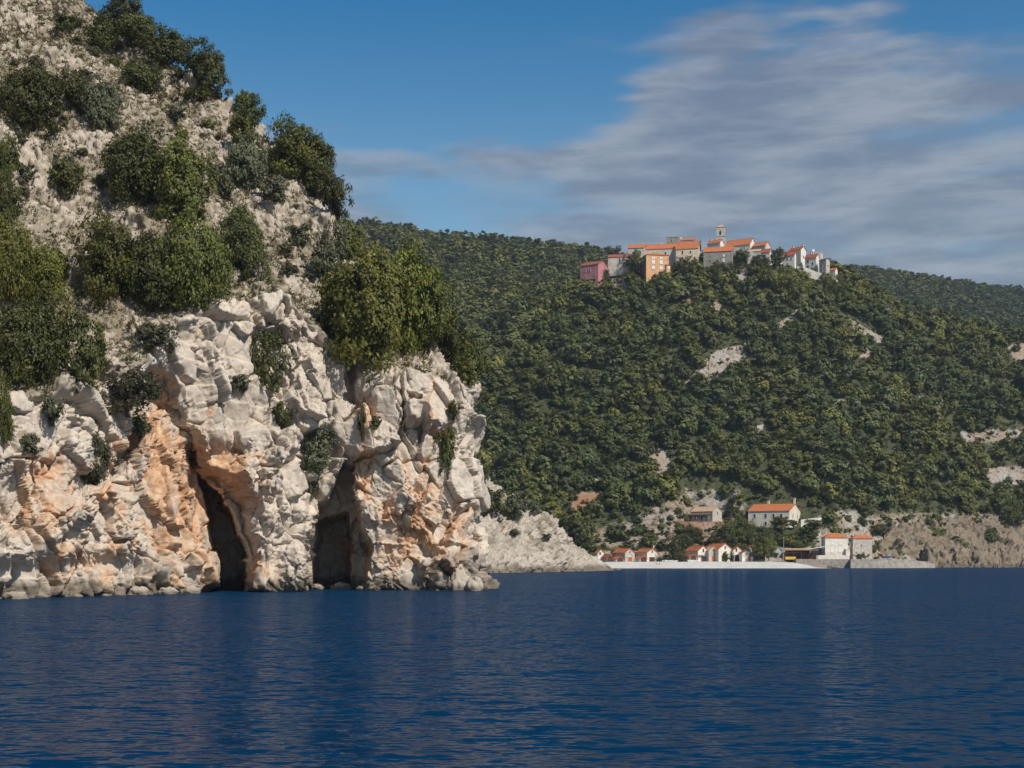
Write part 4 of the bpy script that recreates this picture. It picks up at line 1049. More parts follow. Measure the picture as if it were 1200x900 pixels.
# satellite dish on the white block
x, y, z = P(953.5, 293.8, 773); d_o = empty('satellite_dish', (x, y, z - .6)); tag(d_o, 'white satellite dish on the flat-topped white block', 'dish')
mb = MB(); n = 16; V = [(0, .25, .9)]
for k in range(n): V.append((.75 * math.cos(2 * math.pi * k / n), 0, .9 + .75 * math.sin(2 * math.pi * k / n)))
V.append((0, .33, .9))
for k in range(n): V.append((.75 * math.cos(2 * math.pi * k / n), .06, .9 + .75 * math.sin(2 * math.pi * k / n)))
fs = [(0, 1 + k, 1 + (k + 1) % n) for k in range(n)] + [(n + 1, n + 2 + (k + 1) % n, n + 2 + k) for k in range(n)] + [(1 + k, n + 2 + k, n + 2 + (k + 1) % n, 1 + (k + 1) % n) for k in range(n)]
mb.add(V, fs).build('reflector', M['boat_white'], d_o)
MB().tube([(0, .3, -1.5), (0, .3, .9)], .06).build('mast', M['metal'], d_o)
# garden walls
def wall_strip(name, label, pts, mat, thick=.5, cat='wall', below=2.0, group=None):
    """pts: (px, py_top, height px, D)"""
    V = []
    for k, (px, py, h, D) in enumerate(pts):
        t = P(px, py, D); b = P(px, py + h, D)
        V += [(t[0], t[1], t[2]), (t[0], t[1] + thick, t[2]), (b[0], b[1] + thick, b[2] - below), (b[0], b[1], b[2] - below)]
    f = []
    for k in range(len(pts) - 1):
        a = 4 * k
        for q in range(4): f.append((a + q, a + (q + 1) % 4, a + 4 + (q + 1) % 4, a + 4 + q))
    f += [(3, 2, 1, 0), tuple(4 * (len(pts) - 1) + q for q in range(4))]
    me = bpy.data.meshes.new(name); me.from_pydata(V, [], f); me.materials.append(M[mat]); me.update()
    return tag(link(name, me), label, cat, group)
wall_strip('garden_wall', 'white garden wall stepping down from the church', [(858, 289, 5, 765), (866, 290, 6, 763), (874, 293, 6, 762), (884, 296, 6, 760)], 'wall_white')
wall_strip('garden_wall', 'pale terrace wall under the right village houses', [(934, 312, 6, 752), (946, 314, 6, 751), (958, 319, 5, 750), (968, 321, 5, 749)], 'wall_white')
wall_strip('garden_wall', 'low stone wall beside the track under the pink house', [(729, 322, 6, 735), (733, 332, 6, 728), (737, 342, 5, 722)], 'wall_stone')

# ---------------- beach houses
BG = 'boathouses along the beach'
bh = lambda *a, **k: house(*a, group=BG, **k)
DB = 578
bh('house', 'small white gabled house half hidden behind the rocky point', 697, 700.5, 708, 655, 648, 644, DB, -58, 'wall_white', 'tile', wins=[('R', .35, 1.7, .7, 1.1)])
bh('boathouse', 'low dark shed at the left end of the row, beside the rocks', 705, 711, 718, 660, 653.5, 650, DB - 4, -52, 'wall_stone', 'tile_red', board='wood_brown')
bh('boathouse', 'little boathouse with brown boarded gable left of the first tall boathouse', 717, 722.5, 731, 660.5, 655.5, 652.3, DB - 5, -58, 'wall_white', 'tile', board='wood_brown')
bh('boathouse', 'tall boathouse with orange-red door', 715.5, 732.5, 743.8, 660.3, 647.5, 643, DB - 1, -56, 'wall_stone_pale', 'tile', wins=[('R', .5, 4.2, .55, .9)], doors=[('R', .5, .1, 1.9, 2.5, 'wood_red')])
bh('boathouse', 'little boathouse with brown gable between the two tall left boathouses', 744, 750, 758, 659.8, 654.8, 651.8, DB - 5, -58, 'wall_white', 'tile', board='wood_brown')
bh('boathouse', 'tall boathouse with dark brown door and chimneyed roof behind', 744.5, 758.4, 770.2, 659.8, 647.2, 643.2, DB - 1, -56, 'wall_white', 'tile', wins=[('R', .5, 4.2, .55, .9)], doors=[('R', .46, .1, 2.6, 2.3, 'wood_brown')])
bh('house', 'plain house with short orange roof close behind the dark-door boathouse', 761, 766, 772.5, 657, 645, 642.5, DB + 9, -50, 'wall_white', 'tile', chims=[(.3, 0, 1.1, 1.6)], rect=False)
bh('boathouse', 'low boathouse with brown gable nearest the drawn-up dinghies', 785.5, 795, 804, 658.6, 652.3, 649.5, DB - 4, -58, 'wall_white', 'tile', board='wood_brown')
bh('boathouse', 'low boathouse with brown gable right next to the big stone gables', 803, 808.5, 816.3, 658.7, 652.6, 650, DB - 5, -58, 'wall_white', 'tile', board='wood_brown')
bh('boathouse', 'white gabled boathouse with dark door and grey awning', 802.5, 818, 830.3, 658.5, 645.5, 640, DB, -56, 'wall_white', 'tile', wins=[('R', .5, 4.0, .7, 1.3)], doors=[('R', .5, .1, 2.2, 2.1, 'wood_brown')], awning=(2.6, .9, 'metal'))
bh('boathouse', 'middle stone gable with red brown door, joined to the awning boathouse', 826, 830.6, 841.4, 658.5, 645.2, 640.8, DB, -56, 'wall_stone_pale', 'tile_pale', wins=[('R', .5, 4.2, .7, 1.1)], doors=[('R', .45, .1, 1.4, 2.4, 'wood_red')])
bh('boathouse', 'widest and tallest stone gable with vines by its door', 824.5, 842, 857.5, 658, 643.3, 637, DB - 1, -58, 'wall_white', 'tile', wins=[('R', .5, 5.2, .6, 1.0)], doors=[('R', .45, .1, 2.6, 2.6, 'wood_brown')])
bh('house', 'white gabled house with red roof and one chimney right of the vines', 857, 859.3, 869.5, 657.8, 644.8, 640.4, DB, -60, 'wall_white', 'tile_red', wins=[('R', .35, 4.0, .7, 1.3)], doors=[('R', .4, .1, 2.2, 2.5, 'wood_brown')])
bh('house', 'house with broad red roof and chimney behind the small pediment house', 858, 878, 886.5, 656, 641.5, 637.8, DB + 8, -40, 'wall_white', 'tile_red', chims=[(.45, .2, 1.2, .9)], wins=[('R', .5, 3.4, .6, 1.3)], rect=False)
bh('house', 'small white house with red pediment and orange door', 866, 869.6, 882.3, 657.8, 648, 644.6, DB - 3, -64, 'wall_white', 'tile_red', doors=[('R', .66, .1, 1.1, 2.2, 'wood_red')])
bh('arcade', 'low white arcade with dark openings under the plane tree', 884, 896.5, 896.5, 657.5, 648, 647.6, DB + 2, -4, 'wall_white', 'wall_white', roof='flat', depth=4, wins=[('F', .18, .6, 1.3, 1.7), ('F', .5, .6, 1.3, 1.7), ('F', .82, .6, 1.3, 1.7)], cat='arcade')
HG = 'houses above the beach'
house('house', 'shadowed stone house with pale tiled roof on the slope', 810, 835, 846, 611, 599, 593.6, d1, -34, 'wall_stone_pale', 'tile_pale', wins=[('F', .2, 1.4, .8, 1.3), ('F', .8, 1.4, .8, 1.3), ('R', .5, 3.0, .6, 1.2)], doors=[('F', .5, .4, 1.0, 2.1, 'wood_brown')], group=HG)
def porch():
    x0, y0, z0 = P(834, 611, d1 - .1); rz = R(-34) - math.atan((835 - CX) / F)
    o = empty('porch', (x0, y0, z0), rz); tag(o, 'deep shady porch along the front of the stone house', 'porch')
    L = 10.4
    MB().add([(-L, -2.6, 2.7), (0, -2.6, 2.7), (0, -.2, 3.6), (-L, -.2, 3.6), (-L, -2.6, 2.9), (0, -2.6, 2.9), (0, -.2, 3.8), (-L, -.2, 3.8)], [(3, 2, 1, 0), (4, 5, 6, 7), (0, 1, 5, 4), (1, 2, 6, 5), (2, 3, 7, 6), (3, 0, 4, 7)]).build('porch_roof', M['tile_dark'], o)
    for k in range(5): MB().box(-L + .2 + k * (L - .5) / 4 - .14, -L + .2 + k * (L - .5) / 4 + .14, -2.5, -2.22, -1, 2.69).build('post', M['wall_stone'], o)
    MB().box(-L, -.02, -2.48, -2.3, -1.2, .8).build('parapet', M['wall_stone'], o)
porch()
house('house', 'long white two-storey house with red roof above the beach', 877, 925, 938.3, 618, 598.5, 590, d2, -16, 'wall_ivory', 'tile',
      wins=[('F', .16, 4.3, .9, 1.5), ('F', .43, 4.3, .9, 1.5), ('F', .62, 4.3, .9, 1.5), ('F', .81, 4.3, .9, 1.5), ('R', .3, 4.2, .7, 1.5), ('R', .7, 4.2, .7, 1.5), ('F', .43, 1.0, .9, 1.5), ('F', .81, 1.0, .9, 1.5)],
      chims=[(.34, .9, 1.9, .8), (.985, 0, 2.4, .8)], group=HG)
house('house', 'white square house with white shutters standing on the quay', 962.5, 967, 993, 651, 630.2, 625, DB + 3, 16, 'wall_white', 'tile', roof='hip',
      wins=[('F', .32, 4.4, 1.0, 1.3, 'white'), ('F', .68, 4.4, 1.0, 1.3, 'white'), ('F', .30, 1.2, 1.0, 1.9, 'white'), ('F', .64, 1.2, 1.0, 1.9, 'white')], group=HG)
house('annex', 'low white annex at the right foot of the white square house', 990.5, 991.5, 995.5, 650.5, 644, 643.8, DB + 2.2, 20, 'wall_white', 'wall_white', roof='flat', depth=3, group=HG, cat='annex', rect=False)
house('house', 'stone house with orange roof right of the white square house', 996.5, 999.5, 1021.5, 648.5, 631.2, 627.3, 588, 16, 'wall_stone_pale', 'tile', roof='hip', wins=[('F', .45, 3.0, .5, .7)], group=HG)

# sea walls
wall_strip('quay_wall', 'dark stone quay wall beside the end of the beach', [(933, 655.0, 10, 569), (956, 655.2, 12, 568.5), (996.5, 655.2, 13, 569)], 'wall_stone', 9, 'quay')
wall_strip('quay_wall', 'pale concrete quay wall below the stone house', [(996.9, 655.4, 12, 566.5), (1030, 655.3, 12, 568), (1062, 656, 12, 572), (1085, 658, 10, 578), (1096, 661, 8, 584)], 'concrete', 26, 'quay')
wall_strip('plinth_wall', 'white terrace wall in front of the square white house', [(957, 650.8, 6, 573.5), (974, 650.6, 6, 573.2), (995, 650.8, 6, 573)], 'wall_white', 6)
wall_strip('retaining_wall', 'rough stone retaining wall under the long white house', [(919, 619, 17, d2 - 5), (930, 619, 18, d2 - 5.5), (948, 617, 18, d2 - 5), (964, 617, 18, d2 - 3)], 'wall_stone', 3)
wall_strip('terrace_parapet', 'pale parapet running right from the long white house', [(938.6, 609, 8, d2 - 2), (950, 607.5, 8, d2 - 1), (963, 606.5, 8, d2)], 'wall_white', .5)
for (pts, lab) in [([(1062, 593.5, 4, 0), (1085, 591, 4.5, 0), (1104, 590.6, 4.6, 0), (1120, 589.2, 4.6, 0), (1136, 589.6, 4.4, 0), (1150, 588.4, 4.6, 0), (1162, 589.2, 4, 0)], 'upper dry stone terrace wall above the right shore'),
                   ([(1030, 604.5, 4, 0), (1052, 602, 4.6, 0), (1080, 601.3, 4.4, 0), (1100, 600, 4.6, 0), (1124, 600.4, 4.4, 0), (1148, 599.3, 4.2, 0), (1172, 600.5, 4, 0)], 'lower dry stone terrace wall above the right shore')]:
    pts = [(px, py, h, ground_at(px, py + h * .7) - 1.5) for px, py, h, _ in pts]
    dmid = sorted(p[3] for p in pts)[2]
    wall_strip('terrace_wall', lab, [(a, b, h * .5, .85 * d + .2 * dmid) for a, b, h, d in pts], 'wall_stone', 1.5, below=1.2, group='terrace walls above the shore')

# pergola, canopies, pole
def pergola():
    x0, y0, z0 = P(919, 655, 574); x1 = P(957, 655, 574)[0]
    o = empty('pergola', ((x0 + x1) / 2, y0, z0)); tag(o, 'wooden pergola of the beach bar with yellowish slatted roof', 'pergola')
    hw = (x1 - x0) / 2
    for k in range(5):
        for yy in (-2, 2): MB().box(-hw + k * hw / 2 - .1, -hw + k * hw / 2 + .1, yy - .1, yy + .1, -1, 3.4).build('post', M['wood_brown'], o)
    mb = MB()
    for k in range(34): xx = -hw - .2 + k * (2 * hw + .4) / 33; mb.box(xx - .12, xx + .12, -2.6, 2.6, 3.63, 3.8)
    mb.build('slatted_roof', M['wood_pale'], o)
    MB().box(-hw - .3, hw + .3, -2.15, -1.95, 3.405, 3.625).box(-hw - .3, hw + .3, 1.95, 2.15, 3.405, 3.625).build('beam', M['yellow'], o)
    MB().box(-hw, -hw + 4.2, -2.3, -2.12, -.2, .9).build('front_panel', M['yellow'], o)
    MB().box(-hw + .3, hw, 2.2, 2.5, -1, 2.4).build('back_panel', M['wood_brown'], o)
    RECTS.append((918, 643, 957, 656, 574))
pergola()
house('kitchen_hut', 'dim timber hut of the beach bar behind the pergola', 921, 948, 948, 655, 645, 643, 580, -4, 'wood_brown', 'tile_pale', roof='shed', depth=4, cat='hut')
def lean_to():
    x0, y0, z0 = P(941, 655, 580); x1, _, _ = P(966, 655, 580)
    o = empty('canopy_roof', (x0, y0, z0)); tag(o, 'pale sloping canopy roof left of the square white house', 'canopy')
    L = x1 - x0
    MB().add([(0, -2, 3.6), (L, -2, 4.9), (L, 2, 4.9), (0, 2, 3.6), (0, -2, 3.8), (L, -2, 5.1), (L, 2, 5.1), (0, 2, 3.8)], [(3, 2, 1, 0), (4, 5, 6, 7), (0, 1, 5, 4), (1, 2, 6, 5), (2, 3, 7, 6), (3, 0, 4, 7)]).build('roof_sheet', M['wall_white'], o)
    for k in range(4):
        xx = .2 + k * (L - .4) / 3; MB().box(xx - .08, xx + .08, -1.8, -1.64, -1, 3.6 + xx / L * 1.3 - .01).build('post', M['wood_brown'], o)
    RECTS.append((941, 640, 966, 655, 580))
lean_to()
def tent():
    x0, y0, z0 = P(908.5, 655, 584); o = empty('arched_canopy', (x0, y0, z0)); tag(o, 'bluish white arched canopy left of the beach bar', 'canopy')
    n = 14; V = []
    for sc_, yy in ((1, -2.2), (1, 2.2)):
        for r in (2.7, 2.6):
            for k in range(n + 1): a_ = math.pi * k / n; V.append((r * math.cos(a_), yy, 3.2 + r * .62 * math.sin(a_)))
    m_ = n + 1; f = []
    for k in range(n):
        f += [(k, k + 1, 2 * m_ + k + 1, 2 * m_ + k), (m_ + k + 1, m_ + k, 3 * m_ + k, 3 * m_ + k + 1), (k + 1, k, m_ + k, m_ + k + 1), (2 * m_ + k, 2 * m_ + k + 1, 3 * m_ + k + 1, 3 * m_ + k)]
    MB().add(V, f).build('cover', M['canvas'], o)
    for xx in (-2.6, 2.6):
        for yy in (-2.1, 2.1): MB().tube([(xx, yy, -1), (xx, yy, 3.19)], .06).build('post', M['metal'], o)
    RECTS.append((901, 640, 916, 655, 584))
tent()
x, y, z = P(918.3, 657, 571); o = empty('lamp_post', (x, y, z - .3)); tag(o, 'tall thin grey pole at the beach end of the bar', 'pole')
MB().tube([(0, 0, -.5), (0, 0, 5), (0, 0, 9.6)], [.16, .13, .1], 8).build('pole', M['metal'], o)
MB().box(-.35, .35, -.12, .12, 9.62, 9.8).build('lamp_head', M['metal'], o)
MB().tube([(0, 0, -.4), (0, 0, .45)], .28, 8).build('base', M['concrete'], o)

# dinghies on the beach
def dinghy(label, px, py, D, rz, ln, mat, group='dinghies drawn up on the beach', cover=False):
    x, y, z = P(px, py, D); o = empty('dinghy', (x, y, z + .02), rz); tag(o, label, 'boat', group)
    n, m_ = 11, 9; V = []
    for i in range(n):
        t = i / (n - 1); wd = .75 * math.sin(math.pi * min(1, .12 + .5 * t + .38 * t)) ** .6 if t < .999 else .04
        wd = .78 * (1 - max(0, (t - .45) / .55) ** 2.2) * (.82 + .18 * min(1, t / .3)); wd = max(wd, .03)
        for k in range(m_):
            a = math.pi * k / (m_ - 1); V.append((ln * (t - .5), -wd * math.cos(a), .72 + .12 * t * t - .7 * math.sin(a) ** .6 * (1 - .35 * max(0, t - .6) / .4)))
    f = []
    for i in range(n - 1):
        for k in range(m_ - 1): f.append((i * m_ + k, i * m_ + k + 1, (i + 1) * m_ + k + 1, (i + 1) * m_ + k))
    f.append(tuple(range(m_)))
    hull = MB().add(V, f).build('hull', M[mat], o)
    sm = hull.modifiers.new('s', 'SOLIDIFY'); sm.thickness = .05
    if cover:
        V2 = []
        for i in range(n):
            t = i / (n - 1); wd = abs(V[i * m_][1]) + .04
            for yy, zz_ in ((-wd, 0), (0, .3 * (1 - t * .5)), (wd, 0)): V2.append((ln * (t - .5), yy, V[i * m_][2] + .04 + zz_))
        MB().add(V2, [(3 * i + k, 3 * i + k + 1, 3 * i + 4 + k, 3 * i + 3 + k) for i in range(n - 1) for k in (0, 1)]).build('cover', M['boat_blue'], o)
    else:
        for t in (-.22, .12): MB().box(ln * t - .12, ln * t + .12, -.66, .66, .52, .56).build('seat', M['wood_pale'], o)
    return o
dinghy('white dinghy farthest left of those drawn up by the tree', 783.5, 658.9, 570, R(25), 4.0, 'boat_white')
dinghy('grey-white dinghy in the middle of the drawn-up boats', 788.5, 659.2, 569, R(-10), 3.8, 'boat_white')
dinghy('white dinghy tipped before the brown-gabled boathouse on the right', 812, 659.0, 569.5, R(15), 4.6, 'boat_white').rotation_euler[0] = R(18)
dinghy('dark blue covered boat lying on the concrete quay', 1040, 654.2, 579, R(8), 4.4, 'boat_blue', None, True)
dinghy('small pale boat lying left of the tree trunk', 778.5, 659.0, 571, R(70), 3.2, 'boat_white')

# two people sitting on the beach
def person(label, px, py, D, rz, swim):
    x, y, z = P(px, py, D)
    J = {'pelvis': (0, 0, .12), 'waist': (0, .07, .30), 'chest': (0, .10, .50), 'neck': (0, .09, .63), 'head0': (0, .07, .72), 'head1': (0, .06, .84)}
    verts = []; edges = []; rad = []
    def v(p, r): verts.append(p); rad.append(r); return len(verts) - 1
    pel = v(J['pelvis'], .15); wa = v(J['waist'], .125); ch = v(J['chest'], .14); ne = v(J['neck'], .055); h0 = v(J['head0'], .085); h1 = v(J['head1'], .075)
    edges += [(pel, wa), (wa, ch), (ch, ne), (ne, h0), (h0, h1)]
    for sg in (-1, 1):
        hp = v((sg * .1, -.03, .11), .10); kn = v((sg * .14, -.42, .40), .065); an = v((sg * .13, -.68, .06), .042); fo = v((sg * .14, -.86, .035), .03)
        edges += [(pel, hp), (hp, kn), (kn, an), (an, fo)]
        sh = v((sg * .17, .10, .55), .06); eb = v((sg * .27, -.05, .36), .045); wr = v((sg * .2, -.28, .36), .032); ha = v((sg * .17, -.38, .38), .03)
        edges += [(ch, sh), (sh, eb), (eb, wr), (wr, ha)]
    me = bpy.data.meshes.new('person'); me.from_pydata(verts, edges, []); me.materials.append(M['skin'])
    o = bpy.data.objects.new('person', me); COL.objects.link(o); o.location = (x, y, z); o.rotation_euler = (0, 0, rz)
    md = o.modifiers.new('skin', 'SKIN'); me.skin_vertices.new() if not me.skin_vertices else None
    for i, r in enumerate(rad): me.skin_vertices[0].data[i].radius = (r, r)
    me.skin_vertices[0].data[0].use_root = True
    o.modifiers.new('sub', 'SUBSURF').levels = 1
    tag(o, label, 'person', 'people on the beach')
    n = 10; V = [(0, .075, .93)]; f = []
    for j in range(1, 4):
        for k in range(n): a = 2 * math.pi * k / n; rr_ = .1 * math.sin(j * math.pi / 6); V.append((rr_ * math.cos(a), .085 + rr_ * math.sin(a), .83 + .105 * math.cos(j * math.pi / 6)))
    f += [(0, 1 + k, 1 + (k + 1) % n) for k in range(n)]
    for j in range(2): f += [(1 + j * n + k, 1 + (j + 1) * n + k, 1 + (j + 1) * n + (k + 1) % n, 1 + j * n + (k + 1) % n) for k in range(n)]
    MB().add(V, f).build('hair', M['hair'], o)
    V = []; f = []
    for j, (zz_, yy, r) in enumerate(((.03, -.02, .165), (.14, .0, .17), (.24, .05, .15))):
        for k in range(12): a = 2 * math.pi * k / 12; V.append((r * 1.1 * math.cos(a), yy + r * math.sin(a), zz_))
    for j in range(2): f += [(j * 12 + k, j * 12 + (k + 1) % 12, (j + 1) * 12 + (k + 1) % 12, (j + 1) * 12 + k) for k in range(12)]
    MB().add(V, f).build('swimwear', M[swim], o)
def beach_z(D): return 0
person('person sitting on the white beach, the left of two', 769.2, 661.6, 563.5, R(20), 'swim')
person('person sitting on the white beach, the right of two', 772.6, 661.8, 563, R(-35), 'boat_blue')

# ================================================================== HILL TREES
HC = [crown_np(500 + k, 3, 12, 15, .066, coh=1.15, holes=.03) for k in range(8)]         # hillside crowns
FC = [crown_np(700 + k, 3, 5, 7, .13, holes=.0) for k in range(5)]         # distant crowns
UC = [crown_np(900 + k, 2, 4, 6, .17, holes=.0) for k in range(4)]         # scrub
print('crown faces', [len(c[0]) // 4 for c in HC], [len(c[0]) // 4 for c in FC])
def scatter(spacing, d0, d1, px0=425, px1=1260):
    xs = np.arange((px0 - CX) / F * d1 - 20, (px1 - CX) / F * d1 + 20, spacing); ys = np.arange(d0, d1, spacing)
    A, B = np.meshgrid(xs, ys); A = A + RNG.uniform(-.48, .48, A.shape) * spacing; B = B + RNG.uniform(-.48, .48, B.shape) * spacing
    A, B = A.ravel(), B.ravel(); px = CX + F * A / B
    k = (px > px0) & (px < px1); A, B, px = A[k], B[k], px[k]
    return A, B, px, terrain(px, B)
def visible(px, D, py_top):
    ci = np.clip(np.searchsorted(tp, px), 0, len(tp) - 1); ri = np.clip(np.searchsorted(td, D) - 2, 0, len(td) - 1)
    return py_top < RUN[ri, ci] + 2
A, B, px, z = scatter(5.0, 575, 800)
py = HZ - F * (z - CH) / B
br = bare_at(px, py)
q3 = np.stack([A, B, 0 * A], -1)
clump = fbm(q3 / 28 + 3, 3); clump2 = fbm(q3 / 9, 2)
keep = (RNG.random(len(A)) > br * 1.05 + np.clip(-.36 - clump2, 0, 1) * 1.5) & (B > np.interp(px, S_px, S_d) + 26)
hm = np.clip(6.3 + 3.4 * clump2 + RNG.normal(0, 1.7, len(A)), 2.6, 12) * np.where(br > .3, .65, 1)
near_ridge = np.abs(B - np.interp(px, T_px, T_dr)) < 25
keep &= visible(px, B, py - hm * F / B)
# no crown in front of (or inside) a building
wpx = hm * 1.1 * F / B / 2
for (l, t, r_, b, D) in RECTS:
    ov = (px + wpx * .8 > l) & (px - wpx * .8 < r_) & (B < D + np.where(b < 622, 24, 9) * (D < 700) + 9 * (D >= 700)) & (py - hm * F / B < b - (b - t) * .16) & (py > t)
    keep &= ~ov
idx = np.where(keep)[0]
kind = np.clip(.30 + 1.1 * clump[idx] + RNG.normal(0, .17, len(idx)) + .45 * sstep(420, 330, py[idx]) * RNG.random(len(idx)) + .8 * (RNG.random(len(idx)) < .05), 0, 1)
print('hill trees', len(idx))
# the ones that show largest become things of their own
size = hm[idx] / B[idx]
hidden_by_cliff = px[idx] < 560
score = size - 1 * hidden_by_cliff
score[(px[idx] > 1215)] -= 1
order = np.argsort(-score)
NIND = 215
single = order[:NIND]; rest = order[NIND:]
oak_meshes = {}
def oak(variant, mat):
    if (variant, mat) not in oak_meshes:
        V, T = HC[variant]
        tb = MB(); tb.tube([(0, 0, -.2), (.02, 0, .2), (0, .02, .5)], [.035, .028, .015], 4, cap=False)
        tv = np.array(tb.v, np.float32); tf = np.array([f for f in tb.f], np.int32)
        VV = np.concatenate([V, tv]); Q = np.concatenate([quads(len(V)), tf + len(V)])
        oak_meshes[(variant, mat)] = mesh_np('hill_tree', VV, Q, [M[mat], M['bark']], {'tint': np.r_[T, np.zeros(len(tv))]}, midx=np.r_[np.zeros(len(V) // 4), np.ones(len(tf))])
    return oak_meshes[(variant, mat)]
for n_, j in enumerate(single):
    g = idx[j]; k = kind[j]; mat = 'oak_light' if k > .62 else ('oak_mid' if k > .25 else 'oak_dark')
    o = link('hill_tree', oak(n_ % 8, mat), None, (A[g], B[g], z[g] - .3)); h = hm[g]; w_ = h * RNG.uniform(.95, 1.2)
    o.scale = (w_, w_, h); o.rotation_euler = (0, 0, RNG.uniform(0, 6.28))
    shade = {'oak_light': 'yellowish green', 'oak_mid': 'mid green', 'oak_dark': 'dark green'}[mat]
    if py[g] < 420: pl_, gr = 'on the upper hillside just under the village', 'trees under the village'
    elif px[g] < 720: pl_, gr = 'on the left of the hill, above the rocky point', 'trees above the rocky point'
    elif px[g] < 950: pl_, gr = 'on the slope right behind the beach houses', 'trees behind the beach houses'
    else: pl_, gr = 'on the right slope above the rocky shore', 'trees above the rocky shore'
    tag(o, f'{shade} rounded tree {pl_}', 'tree', gr + ', ' + shade)
def forest(name, label, ids, crowns, hts, xs, ys, zs, kinds, wide):
    V = []; T = []; K = []
    for n_, g in enumerate(ids):
        v, t = crowns[n_ % len(crowns)]; a = RNG.uniform(0, 6.28); c, s = math.cos(a), math.sin(a); h = hts[g]; w_ = h * RNG.uniform(*wide)
        V.append(np.stack([(v[:, 0] * c - v[:, 1] * s) * w_ + xs[g], (v[:, 0] * s + v[:, 1] * c) * w_ + ys[g], v[:, 2] * h + zs[g] - .4], -1))
        T.append(np.clip(t * .85 + RNG.uniform(-.12, .22), 0, 1)); K.append(np.full(len(v), kinds[n_], np.float32))
    V = np.concatenate(V); me = mesh_np(name, V, quads(len(V)), M['forest'], {'tint': np.concatenate(T), 'kind': np.concatenate(K)})
    tag(link(name, me), label, 'woodland', kind='stuff')
forest('woodland', 'dense wood of dark green oaks covering the hill', idx[rest], HC, hm, A, B, z, kind[rest], (.95, 1.2))
# understory
A3, B3, px3, z3 = scatter(2.5, 578, 790)
py3 = HZ - F * (z3 - CH) / B3; br3 = bare_at(px3, py3); h3 = RNG.uniform(.7, 2.2, len(A3))
k3 = (RNG.random(len(A3)) > br3 * .78) & visible(px3, B3, py3 - h3 * F / B3) & (B3 > np.interp(px3, S_px, S_d) + 24)
for (l, t, r_, b, D) in RECTS: k3 &= ~((px3 > l - 4) & (px3 < r_ + 4) & (B3 < D + 8) & (py3 > t) & (py3 - h3 * F / B3 < b - 2))
i3 = np.where(k3)[0]
forest('undergrowth', 'low scrub filling the gaps between the hillside trees', i3, UC, h3, A3, B3, z3, np.clip(RNG.normal(.35, .25, len(i3)), 0, 1), (1.1, 1.9))
# far ridges
A2, B2, px2, z2 = scatter(8.2, 800, 1760, 320, 1250)
py2 = HZ - F * (z2 - CH) / B2; h2_ = RNG.uniform(5, 10, len(A2))
dbk = np.interp(px2, B_px, B_d)
k2 = visible(px2, B2, py2 - h2_ * F / B2) & (B2 < dbk + 60) & (RNG.random(len(A2)) > .95 * bare_at(px2, py2) * (py2 < 345))
i2 = np.where(k2)[0]; print('far trees', len(i2), 'scrub', len(i3))
forest('far_woodland', 'wooded ridges far behind the village hill', i2, FC, h2_, A2, B2, z2, np.clip(.2 + .4 * (px2[i2] < 700) + fbm(np.stack([A2[i2], B2[i2], 0 * A2[i2]], -1) / 120, 3) + RNG.normal(0, .12, len(i2)), 0, 1), (1.1, 1.5))

